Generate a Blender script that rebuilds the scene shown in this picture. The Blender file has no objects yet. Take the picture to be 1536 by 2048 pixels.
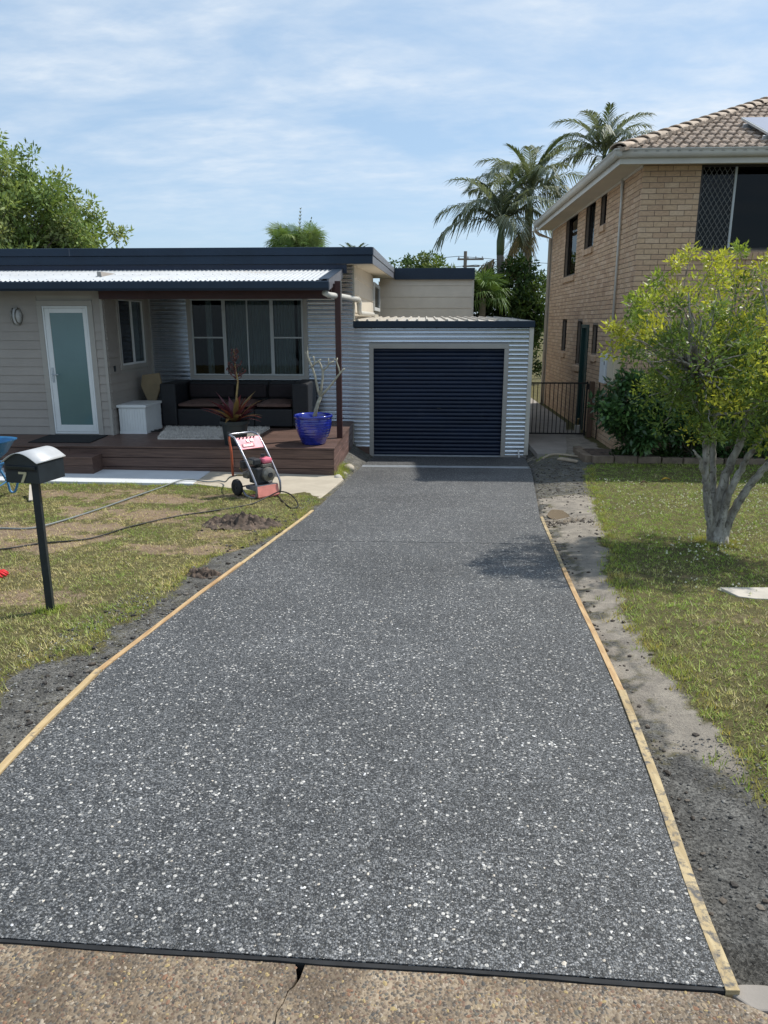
import bpy, bmesh, math, random
import numpy as np
from mathutils import Vector, Matrix, noise

# ------------------------------------------------------------------ camera, sky, sun, exposure
SC = bpy.context.scene
COL = SC.collection
R = math.radians
cam_d = bpy.data.cameras.new('camera')
cam = bpy.data.objects.new('camera', cam_d)
COL.objects.link(cam)
cam.location = (0, 0, 1.85)
cam.rotation_euler = (R(90 - 14.4), 0, R(3.0))
cam_d.sensor_fit = 'VERTICAL'
cam_d.sensor_height = 36.0
cam_d.lens = 26.0
cam_d.clip_start = 0.05
cam_d.clip_end = 2000
SC.camera = cam
SC.render.resolution_x, SC.render.resolution_y = 768, 1024

SUN = Vector((0.61, 0.38, 1.0)).normalized()          # towards the sun
SUN_EL = math.asin(SUN.z)
SUN_AZ = math.atan2(SUN.x, SUN.y)                      # clockwise from +Y
world = bpy.data.worlds.new('World')
SC.world = world
world.use_nodes = True
nt = world.node_tree
nt.nodes.clear()
def N(tree, typ, **kw):
    n = tree.nodes.new(typ)
    for k, v in kw.items():
        if k in ('inp',):
            for kk, vv in v.items():
                n.inputs[kk].default_value = vv
        else:
            setattr(n, k, v)
    return n
wo = N(nt, 'ShaderNodeOutputWorld')
bg = N(nt, 'ShaderNodeBackground')
bg.inputs['Strength'].default_value = 0.125
sky = N(nt, 'ShaderNodeTexSky')
sky.sky_type = 'NISHITA'
sky.sun_disc = False
sky.sun_elevation = SUN_EL
sky.sun_rotation = SUN_AZ
sky.altitude = 0
sky.air_density = 1.0
sky.dust_density = 0.7
sky.ozone_density = 2.0
# thin cirrus on a plane high above
tc = N(nt, 'ShaderNodeTexCoord')
sep = N(nt, 'ShaderNodeSeparateXYZ')
nt.links.new(tc.outputs['Generated'], sep.inputs[0])
zz = N(nt, 'ShaderNodeMath', operation='MAXIMUM'); zz.inputs[1].default_value = 0.0
nt.links.new(sep.outputs['Z'], zz.inputs[0])
za = N(nt, 'ShaderNodeMath', operation='ADD'); za.inputs[1].default_value = 0.13
nt.links.new(zz.outputs[0], za.inputs[0])
dx = N(nt, 'ShaderNodeMath', operation='DIVIDE'); dy = N(nt, 'ShaderNodeMath', operation='DIVIDE')
nt.links.new(sep.outputs['X'], dx.inputs[0]); nt.links.new(za.outputs[0], dx.inputs[1])
nt.links.new(sep.outputs['Y'], dy.inputs[0]); nt.links.new(za.outputs[0], dy.inputs[1])
cmb = N(nt, 'ShaderNodeCombineXYZ')
nt.links.new(dx.outputs[0], cmb.inputs[0]); nt.links.new(dy.outputs[0], cmb.inputs[1])
mp = N(nt, 'ShaderNodeMapping')
mp.inputs['Rotation'].default_value = (0, 0, R(28))
mp.inputs['Scale'].default_value = (1.15, 1.9, 1)
mp.inputs['Location'].default_value = (2.35, 0.6, 0)
nt.links.new(cmb.outputs[0], mp.inputs[0])
n1 = N(nt, 'ShaderNodeTexNoise', inp={'Scale': 1.05, 'Detail': 9, 'Roughness': 0.58, 'Distortion': 0.35})
n2 = N(nt, 'ShaderNodeTexNoise', inp={'Scale': 5.5, 'Detail': 6, 'Roughness': 0.6, 'Distortion': 0.2})
nt.links.new(mp.outputs[0], n1.inputs['Vector']); nt.links.new(mp.outputs[0], n2.inputs['Vector'])
cr1 = N(nt, 'ShaderNodeMapRange'); cr1.inputs[1].default_value = 0.34; cr1.inputs[2].default_value = 0.74
nt.links.new(n1.outputs['Fac'], cr1.inputs[0])
cr2 = N(nt, 'ShaderNodeMapRange'); cr2.inputs[1].default_value = 0.30; cr2.inputs[2].default_value = 0.72
cr2.inputs[3].default_value = 0.45; cr2.inputs[4].default_value = 1.25
nt.links.new(n2.outputs['Fac'], cr2.inputs[0])
cm = N(nt, 'ShaderNodeMath', operation='MULTIPLY')
nt.links.new(cr1.outputs[0], cm.inputs[0]); nt.links.new(cr2.outputs[0], cm.inputs[1])
cm2 = N(nt, 'ShaderNodeMath', operation='MULTIPLY'); cm2.inputs[1].default_value = 0.85; cm2.use_clamp = True
nt.links.new(cm.outputs[0], cm2.inputs[0])
# clouds thin out towards the horizon
hz = N(nt, 'ShaderNodeMapRange'); hz.inputs[1].default_value = 0.06; hz.inputs[2].default_value = 0.2
nt.links.new(sep.outputs['Z'], hz.inputs[0])
cm3 = N(nt, 'ShaderNodeMath', operation='MULTIPLY')
nt.links.new(cm2.outputs[0], cm3.inputs[0]); nt.links.new(hz.outputs[0], cm3.inputs[1])
mixc = N(nt, 'ShaderNodeMix', data_type='RGBA')
nt.links.new(cm3.outputs[0], mixc.inputs[0])
skt = N(nt, 'ShaderNodeMix', data_type='RGBA', blend_type='MULTIPLY')
skt.inputs[0].default_value = 1.0
skt.inputs[7].default_value = (1.0, 1.0, 1.0, 1)
hs_ = N(nt, 'ShaderNodeHueSaturation'); hs_.inputs['Saturation'].default_value = 0.92; hs_.inputs['Value'].default_value = 0.9
nt.links.new(sky.outputs[0], hs_.inputs['Color']); hzm = N(nt, 'ShaderNodeMix', data_type='RGBA'); hzm.inputs[0].default_value = 0.68; hzm.inputs[7].default_value = (1.95, 2.85, 3.9, 1)   # thin even haze
nt.links.new(hs_.outputs[0], hzm.inputs[6]); nt.links.new(hzm.outputs[2], skt.inputs[6])
nt.links.new(skt.outputs[2], mixc.inputs[6])
mixc.inputs[7].default_value = (4.4, 4.7, 5.0, 1)
nt.links.new(mixc.outputs[2], bg.inputs['Color'])
nt.links.new(bg.outputs[0], wo.inputs['Surface'])

sun_d = bpy.data.lights.new('sun', 'SUN')
sun_d.energy = 3.2
sun_d.angle = R(1.2)
sun_d.color = (1.0, 0.95, 0.86)
sun = bpy.data.objects.new('sun', sun_d)
COL.objects.link(sun)
sun.rotation_euler = SUN.to_track_quat('Z', 'Y').to_euler()
sun.location = (8, 6, 20)
vs = SC.view_settings
vs.view_transform = 'Standard'
vs.look = 'None'
vs.exposure = 0.7
vs.gamma = 1.0
vs.use_curve_mapping = False
SC.render.engine = 'CYCLES'
SC.cycles.use_denoising = True
SC.cycles.max_bounces = 8
SC.cycles.transparent_max_bounces = 12

# ------------------------------------------------------------------ helpers: materials
MATS = {}
def _new(name):
    m = bpy.data.materials.new(name)
    m.use_nodes = True
    t = m.node_tree
    t.nodes.clear()
    out = N(t, 'ShaderNodeOutputMaterial')
    b = N(t, 'ShaderNodeBsdfPrincipled')
    t.links.new(b.outputs[0], out.inputs[0])
    MATS[name] = m
    return m, t, b, out
def c4(c): return (c[0], c[1], c[2], 1)
def mixrgb(t, fac, a, b, blend='MIX'):
    n = N(t, 'ShaderNodeMix', data_type='RGBA', blend_type=blend)
    for sock, v in ((n.inputs[0], fac), (n.inputs[6], a), (n.inputs[7], b)):
        if hasattr(v, 'is_linked') or hasattr(v, 'links'):
            t.links.new(v, sock)
        elif isinstance(v, (tuple, list)):
            sock.default_value = c4(v)
        else:
            sock.default_value = v
    return n.outputs[2]
def maprange(t, v, a, b, c=0.0, d=1.0):
    n = N(t, 'ShaderNodeMapRange')
    n.inputs[1].default_value, n.inputs[2].default_value = a, b
    n.inputs[3].default_value, n.inputs[4].default_value = c, d
    t.links.new(v, n.inputs[0])
    return n.outputs[0]
def pos(t, scale=(1, 1, 1)):
    g = N(t, 'ShaderNodeNewGeometry')
    m = N(t, 'ShaderNodeMapping')
    m.inputs['Scale'].default_value = scale
    t.links.new(g.outputs['Position'], m.inputs[0])
    return m.outputs[0]
def noise_n(t, vec, scale, detail=5, rough=0.55, dist=0.0):
    n = N(t, 'ShaderNodeTexNoise', inp={'Scale': scale, 'Detail': detail, 'Roughness': rough, 'Distortion': dist})
    t.links.new(vec, n.inputs['Vector'])
    return n.outputs['Fac']
def bump(t, b, h, strength, dist):
    n = N(t, 'ShaderNodeBump')
    n.inputs['Strength'].default_value = strength
    n.inputs['Distance'].default_value = dist
    t.links.new(h, n.inputs['Height'])
    t.links.new(n.outputs[0], b.inputs['Normal'])
def mat(name, c, rough=0.6, var=0.18, vscale=5.0, stretch=(1, 1, 1), c2=None, bmp=0.0, bscale=80, metal=0.0,
        spec=0.4, rand=0.0, dirt=None, coat=0.0):
    """noise-varied paint / timber / metal; c2 = second colour of the variation, rand = per-object variation"""
    m, t, b, out = _new(name)
    p = pos(t, stretch)
    f = noise_n(t, p, vscale, 6, 0.6, 0.2)
    a = tuple(max(0, x * (1 - var)) for x in c)
    d = c2 if c2 else tuple(x * (1 + var) for x in c)
    col = mixrgb(t, maprange(t, f, 0.3, 0.7), a, d)
    if rand:
        oi = N(t, 'ShaderNodeObjectInfo')
        col = mixrgb(t, 1.0, col, mixrgb(t, oi.outputs['Random'], (1 - rand,) * 3, (1 + rand,) * 3), 'MULTIPLY')
    if dirt:
        f2 = noise_n(t, pos(t), dirt[1], 8, 0.7, 0.4)
        col = mixrgb(t, maprange(t, f2, dirt[2], dirt[2] + 0.12), col, dirt[0])
    t.links.new(col, b.inputs['Base Color'])
    fr = noise_n(t, pos(t), 14, 4)
    t.links.new(maprange(t, fr, 0.2, 0.8, max(0.02, rough - 0.08), min(1, rough + 0.08)), b.inputs['Roughness'])
    b.inputs['Metallic'].default_value = metal
    b.inputs['Specular IOR Level'].default_value = spec
    if coat: b.inputs['Coat Weight'].default_value = coat
    if bmp:
        bump(t, b, noise_n(t, pos(t, stretch), bscale, 4, 0.6), bmp, 0.004)
    return m
def leafmat(name, transl=0.35, rough=0.5, spec=0.3):
    """leaf colour per leaf from the attribute col, light passes through"""
    m, t, b, out = _new(name)
    at = N(t, 'ShaderNodeAttribute'); at.attribute_name = 'col'
    t.links.new(at.outputs['Color'], b.inputs['Base Color'])
    b.inputs['Roughness'].default_value = rough
    b.inputs['Specular IOR Level'].default_value = spec
    tr = N(t, 'ShaderNodeBsdfTranslucent')
    t.links.new(mixrgb(t, 1.0, at.outputs['Color'], (1.25, 1.2, 0.7), 'MULTIPLY'), tr.inputs['Color'])
    mx = N(t, 'ShaderNodeMixShader'); mx.inputs[0].default_value = transl
    t.links.new(b.outputs[0], mx.inputs[1]); t.links.new(tr.outputs[0], mx.inputs[2])
    t.links.new(mx.outputs[0], out.inputs[0])
    return m
def glassmat(name, tint, refl=0.10, rough=0.0):
    m, t, b, out = _new(name)
    tr = N(t, 'ShaderNodeBsdfTransparent'); tr.inputs[0].default_value = c4(tint)
    gl = N(t, 'ShaderNodeBsdfGlossy'); gl.inputs['Roughness'].default_value = rough
    lw = N(t, 'ShaderNodeFresnel'); lw.inputs[0].default_value = 1.5
    gm = N(t, 'ShaderNodeNewGeometry')
    fr_ = N(t, 'ShaderNodeMath', operation='SUBTRACT'); fr_.inputs[0].default_value = 1.0
    t.links.new(gm.outputs['Backfacing'], fr_.inputs[1])
    ml_ = N(t, 'ShaderNodeMath', operation='MULTIPLY')
    t.links.new(maprange(t, lw.outputs[0], 0.0, 1.0, 0.0, 0.6), ml_.inputs[0]); t.links.new(fr_.outputs[0], ml_.inputs[1])
    mr = ml_.outputs[0]
    mx = N(t, 'ShaderNodeMixShader')
    t.links.new(mr, mx.inputs[0]); t.links.new(tr.outputs[0], mx.inputs[1]); t.links.new(gl.outputs[0], mx.inputs[2])
    t.links.new(mx.outputs[0], out.inputs[0])
    return m

def aggregate(name, scale_f, ramp_f, scale_w, white_lo, white_hi, white_frac, wrad, rough, mortar, stain=None, spec=0.45):
    """exposed aggregate: packed small stones plus scattered larger pale ones"""
    m, t, b, out = _new(name)
    p = pos(t)
    wob = N(t, 'ShaderNodeTexNoise', inp={'Scale': 40.0, 'Detail': 2})
    t.links.new(p, wob.inputs['Vector'])
    pv = N(t, 'ShaderNodeVectorMath', operation='MULTIPLY_ADD')
    t.links.new(wob.outputs['Color'], pv.inputs[0]); pv.inputs[1].default_value = (0.008,) * 3
    t.links.new(p, pv.inputs[2])
    v1 = N(t, 'ShaderNodeTexVoronoi', inp={'Scale': scale_f, 'Randomness': 1.0})
    v1.feature = 'F1'
    t.links.new(pv.outputs[0], v1.inputs['Vector'])
    ramp = N(t, 'ShaderNodeValToRGB')
    ramp.color_ramp.interpolation = 'CONSTANT'
    els = ramp.color_ramp.elements
    while len(els) > 1: els.remove(els[-1])
    els[0].position, els[0].color = ramp_f[0][0], c4(ramp_f[0][1])
    for q, cc in ramp_f[1:]:
        e = els.new(q); e.color = c4(cc)
    sp = N(t, 'ShaderNodeSeparateColor')
    t.links.new(v1.outputs['Color'], sp.inputs[0])
    t.links.new(sp.outputs[0], ramp.inputs[0])
    col = mixrgb(t, maprange(t, v1.outputs['Distance'], 0.50, 0.75), ramp.outputs[0], mortar)
    # larger pale pebbles
    v2 = N(t, 'ShaderNodeTexVoronoi', inp={'Scale': scale_w, 'Randomness': 1.0})
    t.links.new(pv.outputs[0], v2.inputs['Vector'])
    sp2 = N(t, 'ShaderNodeSeparateColor')
    t.links.new(v2.outputs['Color'], sp2.inputs[0])
    isw = N(t, 'ShaderNodeMath', operation='LESS_THAN'); isw.inputs[1].default_value = white_frac
    t.links.new(sp2.outputs[0], isw.inputs[0])
    rad = maprange(t, sp2.outputs[1], 0, 1, wrad * 0.55, wrad)
    inn = N(t, 'ShaderNodeMath', operation='LESS_THAN')
    t.links.new(v2.outputs['Distance'], inn.inputs[0]); t.links.new(rad, inn.inputs[1])
    w = N(t, 'ShaderNodeMath', operation='MULTIPLY')
    t.links.new(isw.outputs[0], w.inputs[0]); t.links.new(inn.outputs[0], w.inputs[1])
    col = mixrgb(t, w.outputs[0], col, mixrgb(t, sp2.outputs[2], white_lo, white_hi))
    # soft tone patches (sealing, traffic)
    pn = noise_n(t, p, 0.9, 4, 0.6)
    col = mixrgb(t, 1.0, col, mixrgb(t, maprange(t, pn, 0.3, 0.7), (0.78,) * 3, (1.20,) * 3), 'MULTIPLY')
    pn2 = noise_n(t, p, 5.0, 5, 0.65, 0.4)
    col = mixrgb(t, 1.0, col, mixrgb(t, maprange(t, pn2, 0.3, 0.7), (0.88,) * 3, (1.10,) * 3), 'MULTIPLY')
    if stain:
        sn = noise_n(t, p, stain[1], 6, 0.65, 0.3)
        col = mixrgb(t, maprange(t, sn, stain[2], stain[2] + 0.2, 0, stain[3]), col, stain[0])
    t.links.new(col, b.inputs['Base Color'])
    t.links.new(maprange(t, sp.outputs[1], 0, 1, rough - 0.18, rough + 0.15), b.inputs['Roughness'])
    b.inputs['Specular IOR Level'].default_value = spec
    hsum = N(t, 'ShaderNodeMath', operation='MULTIPLY_ADD')
    t.links.new(maprange(t, v1.outputs['Distance'], 0.0, 0.7, 1.0, 0.0), hsum.inputs[0]); hsum.inputs[1].default_value = 1.0
    t.links.new(sp.outputs[2], hsum.inputs[2])
    bump(t, b, hsum.outputs[0], 0.55, 0.004)
    return m

# ------------------------------------------------------------------ helpers: geometry
W = {}                                             # world origin of every object
def V3(*a): return Vector(a)
class MB:
    def __init__(s): s.v, s.f = [], []
    def add(s, vs, fs):
        k = len(s.v)
        s.v += [tuple(p) for p in vs]
        s.f += [tuple(i + k for i in q) for q in fs]
        return s
    def hexa(s, p):                                # 8 corners: bottom 0-3, top 4-7
        return s.add(p, [(0, 3, 2, 1), (4, 5, 6, 7), (0, 1, 5, 4), (1, 2, 6, 5), (2, 3, 7, 6), (3, 0, 4, 7)])
    def box(s, x0, x1, y0, y1, z0, z1):
        return s.hexa([(x0, y0, z0), (x1, y0, z0), (x1, y1, z0), (x0, y1, z0), (x0, y0, z1), (x1, y0, z1), (x1, y1, z1), (x0, y1, z1)])
    def obox(s, c, u, v, w):                       # centre and three half-vectors
        c, u, v, w = Vector(c), Vector(u), Vector(v), Vector(w)
        return s.hexa([c - u - v - w, c + u - v - w, c + u + v - w, c - u + v - w, c - u - v + w, c + u - v + w, c + u + v + w, c - u + v + w])
    def bar(s, a, b, wd, th, up=(0, 0, 1)):
        a, b = Vector(a), Vector(b)
        d = (b - a)
        u = Vector(up)
        sd = d.cross(u)
        if sd.length < 1e-6: sd = d.cross(Vector((1, 0, 0)))
        sd.normalize()
        n = sd.cross(d).normalized()
        return s.obox((a + b) / 2, d / 2, sd * wd / 2, n * th / 2)
    def tube(s, pts, r, seg=8, cap=True):
        pts = [Vector(p) for p in pts]
        n = len(pts)
        rs = r if isinstance(r, (list, tuple)) else [r] * n
        ref = None
        k = len(s.v)
        for i, p in enumerate(pts):
            d = (pts[min(i + 1, n - 1)] - pts[max(i - 1, 0)])
            if d.length < 1e-9: d = Vector((0, 0, 1))
            d.normalize()
            if ref is None:
                ref = d.cross(Vector((0, 0, 1)))
                if ref.length < 0.05: ref = d.cross(Vector((1, 0, 0)))
            ref = (ref - d * ref.dot(d))
            if ref.length < 1e-6: ref = d.orthogonal()
            ref.normalize()
            q = d.cross(ref)
            for j in range(seg):
                a = 2 * math.pi * j / seg
                s.v.append(tuple(p + (ref * math.cos(a) + q * math.sin(a)) * rs[i]))
        for i in range(n - 1):
            for j in range(seg):
                a, b = k + i * seg + j, k + i * seg + (j + 1) % seg
                s.f.append((a, b, b + seg, a + seg))
        if cap:
            s.f.append(tuple(k + j for j in reversed(range(seg))))
            s.f.append(tuple(k + (n - 1) * seg + j for j in range(seg)))
        return s
    def lathe(s, prof, c, seg=32, axis=None):
        """profile of (radius, height) about the z axis at c, or about a given axis"""
        c = Vector(c)
        ax = Vector(axis).normalized() if axis else Vector((0, 0, 1))
        u = ax.orthogonal().normalized(); w = ax.cross(u)
        k = len(s.v)
        for (r, h) in prof:
            for j in range(seg):
                a = 2 * math.pi * j / seg
                s.v.append(tuple(c + ax * h + (u * math.cos(a) + w * math.sin(a)) * max(r, 1e-4)))
        for i in range(len(prof) - 1):
            for j in range(seg):
                a, b = k + i * seg + j, k + i * seg + (j + 1) % seg
                s.f.append((a, b, b + seg, a + seg))
        return s
    def grid(s, rows):                             # rows of equal-length point lists
        k = len(s.v); n = len(rows[0])
        for r_ in rows: s.v += [tuple(p) for p in r_]
        for i in range(len(rows) - 1):
            for j in range(n - 1):
                a = k + i * n + j
                s.f.append((a, a + 1, a + 1 + n, a + n))
        return s
    def prism(s, poly, d):                         # polygon (3D points) extruded by vector d
        k = len(s.v); n = len(poly); d = Vector(d)
        s.v += [tuple(p) for p in poly]
        s.v += [tuple(Vector(p) + d) for p in poly]
        s.f.append(tuple(range(k + n - 1, k - 1, -1)))
        s.f.append(tuple(range(k + n, k + 2 * n)))
        for i in range(n):
            j = (i + 1) % n
            s.f.append((k + i, k + j, k + n + j, k + n + i))
        return s
    def build(s, name, m, parent=None, smooth=False, bev=0.0, solid=0.0, origin=None):
        vs = np.array(s.v, dtype=float)
        if parent is not None: o0 = W[parent]
        elif origin is not None: o0 = Vector(origin)
        else: o0 = Vector(((vs[:, 0].min() + vs[:, 0].max()) / 2, (vs[:, 1].min() + vs[:, 1].max()) / 2, vs[:, 2].min()))
        me = bpy.data.meshes.new(name)
        me.from_pydata([tuple(p) for p in (vs - np.array(o0))], [], s.f)
        bm = bmesh.new(); bm.from_mesh(me)
        bmesh.ops.recalc_face_normals(bm, faces=bm.faces)
        if smooth:
            for f in bm.faces: f.smooth = True
        bm.to_mesh(me); bm.free()
        if smooth and smooth != 'all':
            try: me.set_sharp_from_angle(angle=R(smooth if smooth > 1 else 40))
            except Exception: pass
        o = bpy.data.objects.new(name, me)
        me.materials.append(MATS[m])
        COL.objects.link(o)
        if parent is not None:
            o.parent = parent
        else:
            o.location = o0
        W[o] = o0
        if bev:
            b = o.modifiers.new('bevel', 'BEVEL'); b.width = bev; b.segments = 2; b.limit_method = 'ANGLE'; b.angle_limit = R(50)
        if solid:
            b = o.modifiers.new('solid', 'SOLIDIFY'); b.thickness = solid; b.offset = 0
        return o
def tag(o, label=None, cat=None, group=None, kind=None):
    if label: o['label'] = label
    if cat: o['category'] = cat
    if group: o['group'] = group
    if kind: o['kind'] = kind
    return o
def thing(name, loc, label=None, cat=None, group=None, kind=None):
    o = bpy.data.objects.new(name, None)
    o.empty_display_size = 0.1
    o.location = loc
    COL.objects.link(o)
    W[o] = Vector(loc)
    return tag(o, label, cat, group, kind)
def put(name, me, parent, p, rot=None, scale=None):
    """an object that shares mesh data, placed at world position p under its parent"""
    o = bpy.data.objects.new(name, me)
    COL.objects.link(o)
    if parent is not None:
        o.parent = parent
        o.location = Vector(p) - W[parent]
    else: o.location = p
    if rot: o.rotation_euler = rot
    if scale: o.scale = scale
    W[o] = Vector(p)
    return o
def polys(name, P, cols, m, parent=None, smooth=False, origin=(0, 0, 0)):
    """P: array (n, k, 3) of separate k-gons, cols: (n, 3) one colour each -> one mesh object"""
    P = np.asarray(P, dtype=np.float32)
    n, k, _ = P.shape
    o0 = W[parent] if parent is not None else Vector(origin)
    co = (P - np.array(o0, dtype=np.float32)).reshape(-1, 3)
    me = bpy.data.meshes.new(name)
    me.vertices.add(n * k); me.vertices.foreach_set('co', co.ravel())
    me.loops.add(n * k); me.loops.foreach_set('vertex_index', np.arange(n * k, dtype=np.int32))
    me.polygons.add(n)
    me.polygons.foreach_set('loop_start', np.arange(0, n * k, k, dtype=np.int32))
    try: me.polygons.foreach_set('loop_total', np.full(n, k, dtype=np.int32))
    except Exception: pass
    me.update(calc_edges=True)
    if cols is not None:
        a = me.color_attributes.new('col', 'FLOAT_COLOR', 'POINT')
        cc = np.ones((n, k, 4), dtype=np.float32)
        cc[:, :, :3] = np.asarray(cols, dtype=np.float32)[:, None, :]
        a.data.foreach_set('color', cc.ravel())
    me.materials.append(MATS[m])
    o = bpy.data.objects.new(name, me)
    COL.objects.link(o)
    if parent is not None: o.parent = parent
    else: o.location = o0
    W[o] = o0
    return o
def unit(a): return a / np.maximum(np.linalg.norm(a, axis=-1, keepdims=True), 1e-9)
# ------------------------------------------------------------------ materials
mat('navy_steel', (0.012, 0.025, 0.046), 0.42, 0.15, 2.0, spec=0.3)
mat('navy_door', (0.006, 0.014, 0.036), 0.42, 0.25, 1.2, stretch=(1, 1, 6), spec=0.4, dirt=((0.016, 0.024, 0.045), 2.2, 0.56))
mat('grey_or_lit_steel', (0.16, 0.165, 0.19), 0.4, 0.12, 2.0)  # plain grey steel, also the navy side fascia with sunlight put into its colour
mat('zincalume', (0.66, 0.70, 0.75), 0.20, 0.08, 2.5, stretch=(0.4, 1, 3), metal=1.0, spec=0.5)
mat('zinc_roof', (0.46, 0.48, 0.50), 0.5, 0.10, 1.6, metal=0.3, dirt=((0.36, 0.30, 0.24), 1.3, 0.60))
mat('garage_roof', (0.48, 0.445, 0.39), 0.5, 0.12, 2.0, metal=0.2)
mat('taupe_board', (0.32, 0.29, 0.262), 0.55, 0.06, 3.0, rand=0.04, bmp=0.15, bscale=60)
mat('cream_board', (0.62, 0.56, 0.47), 0.55, 0.06, 3.0, rand=0.04)
mat('taupe_trim', (0.35, 0.33, 0.30), 0.5, 0.06, 3.0)
mat('cream_trim', (0.56, 0.53, 0.46), 0.5, 0.06, 3.0)
mat('white_alu', (0.68, 0.70, 0.70), 0.35, 0.05, 3.0)
mat('silver_alu', (0.42, 0.44, 0.44), 0.35, 0.06, 3.0)
mat('bronze_alu', (0.035, 0.028, 0.024), 0.4, 0.1, 3.0)
mat('pvc', (0.55, 0.54, 0.50), 0.4, 0.1, 6.0, dirt=((0.30, 0.28, 0.25), 9, 0.62))
mat('merbau', (0.090, 0.052, 0.045), 0.5, 0.3, 3.0, stretch=(0.8, 14, 14), rand=0.16, bmp=0.2, bscale=30, c2=(0.15, 0.092, 0.072))
mat('merbau_side_sunlit', (0.105, 0.062, 0.054), 0.6, 0.35, 3.0, stretch=(12, 0.9, 12), rand=0.14, c2=(0.19, 0.115, 0.10), bmp=0.2, bscale=30)  # side boards, lighter colour painted in for their sunlit stretch
mat('beam_red', (0.045, 0.014, 0.012), 0.45, 0.2, 3.0)
mat('glass_frost', (0.105, 0.185, 0.19), 0.12, 0.10, 0.8, spec=0.6)
glassmat('glass', (0.62, 0.68, 0.70), 0.12)
glassmat('glass_dark', (0.18, 0.2, 0.22), 0.10)
mat('curtain', (0.44, 0.43, 0.40), 0.85, 0.08, 4.0)
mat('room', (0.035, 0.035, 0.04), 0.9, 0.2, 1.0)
mat('wicker', (0.012, 0.013, 0.016), 0.55, 0.3, 60, bmp=0.6, bscale=140)
mat('sofa_pad', (0.022, 0.016, 0.018), 0.85, 0.2, 10, bmp=0.2)
mat('cushion_brown', (0.115, 0.070, 0.058), 0.9, 0.25, 7, bmp=0.2)
mat('cushion_tan', (0.26, 0.20, 0.12), 0.85, 0.15, 8, bmp=0.2)
mat('white_wood', (0.66, 0.68, 0.68), 0.45, 0.05, 4.0)
mat('rug', (0.60, 0.57, 0.52), 0.95, 0.15, 12)
mat('doormat', (0.012, 0.013, 0.015), 0.95, 0.3, 60, bmp=0.6, bscale=200)
mat('pot_plastic', (0.020, 0.027, 0.030), 0.5, 0.15, 6)
mat('pot_blue', (0.012, 0.022, 0.24), 0.10, 0.35, 7, spec=0.6, c2=(0.018, 0.035, 0.36), coat=0.6)
mat('soil', (0.055, 0.038, 0.028), 0.95, 0.4, 30, bmp=0.8, bscale=60)
mat('soil_dark', (0.045, 0.033, 0.026), 0.95, 0.5, 14, bmp=1.0, bscale=40, c2=(0.15, 0.11, 0.085))
mat('frangipani', (0.30, 0.27, 0.21), 0.7, 0.3, 18, c2=(0.42, 0.41, 0.33), bmp=0.3)
mat('brom_spike', (0.28, 0.17, 0.08), 0.6, 0.3, 12, c2=(0.34, 0.26, 0.10))
mat('brom_pod', (0.10, 0.035, 0.03), 0.6, 0.3, 12)
mat('pine', (0.44, 0.31, 0.155), 0.7, 0.2, 4.0, stretch=(10, 1.0, 10), c2=(0.55, 0.42, 0.235), bmp=0.2, dirt=((0.13, 0.115, 0.10), 19, 0.56))
mat('pine_grey', (0.36, 0.26, 0.13), 0.75, 0.25, 4.0, stretch=(10, 1.0, 10), c2=(0.50, 0.40, 0.235), bmp=0.2, dirt=((0.10, 0.095, 0.09), 21, 0.49))
mat('pine_orange', (0.42, 0.245, 0.11), 0.7, 0.25, 4.0, stretch=(10, 1.0, 10), c2=(0.52, 0.37, 0.20), bmp=0.2, dirt=((0.15, 0.11, 0.08), 11, 0.60))
mat('black_foam', (0.016, 0.017, 0.019), 0.8, 0.3, 20)
mat('concrete_new', (0.56, 0.58, 0.60), 0.7, 0.07, 3.0, bmp=0.15, dirt=((0.42, 0.42, 0.42), 1.2, 0.62))
mat('concrete_old', (0.40, 0.355, 0.285), 0.8, 0.14, 3.0, bmp=0.25, dirt=((0.27, 0.24, 0.20), 2.2, 0.60))
mat('concrete_pale', (0.44, 0.405, 0.355), 0.8, 0.12, 5.0, bmp=0.3)
mat('concrete_side', (0.26, 0.235, 0.21), 0.85, 0.18, 2.0, bmp=0.3)
mat('galv', (0.42, 0.45, 0.48), 0.45, 0.12, 8, metal=0.4)
mat('mail_black', (0.016, 0.022, 0.028), 0.42, 0.2, 10)
mat('mail_lid', (0.52, 0.53, 0.54), 0.42, 0.08, 8, metal=0.3, dirt=((0.20, 0.19, 0.18), 22, 0.70))
mat('mail_digit', (0.50, 0.46, 0.33), 0.35, 0.1, 20, metal=0.4)
mat('barrow_blue', (0.03, 0.16, 0.33), 0.5, 0.2, 6, dirt=((0.30, 0.36, 0.40), 6, 0.60))
mat('barrow_frame', (0.07, 0.22, 0.42), 0.45, 0.2, 6)
mat('rubber', (0.018, 0.018, 0.019), 0.7, 0.2, 20)
mat('black_hose', (0.012, 0.013, 0.013), 0.5, 0.2, 20)
mat('grey_hose', (0.17, 0.19, 0.19), 0.5, 0.15, 20)
mat('washer_tube', (0.26, 0.27, 0.31), 0.30, 0.1, 20, metal=0.6)
mat('washer_pink', (0.70, 0.17, 0.24), 0.4, 0.12, 10)
mat('washer_red', (0.68, 0.25, 0.21), 0.45, 0.15, 10)
mat('lance_rust', (0.33, 0.075, 0.030), 0.5, 0.2, 14)
mat('engine_dark', (0.030, 0.032, 0.036), 0.45, 0.3, 30)
mat('engine_grey', (0.20, 0.19, 0.17), 0.4, 0.25, 25, metal=0.5)
mat('brass', (0.35, 0.27, 0.13), 0.35, 0.2, 20, metal=0.7)
mat('red_glove', (0.55, 0.015, 0.02), 0.6, 0.2, 30)
mat('paint_white', (0.75, 0.75, 0.75), 0.4, 0.04, 8)
mat('mortar', (0.23, 0.18, 0.14), 0.95, 0.2, 12, bmp=0.4)
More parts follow.
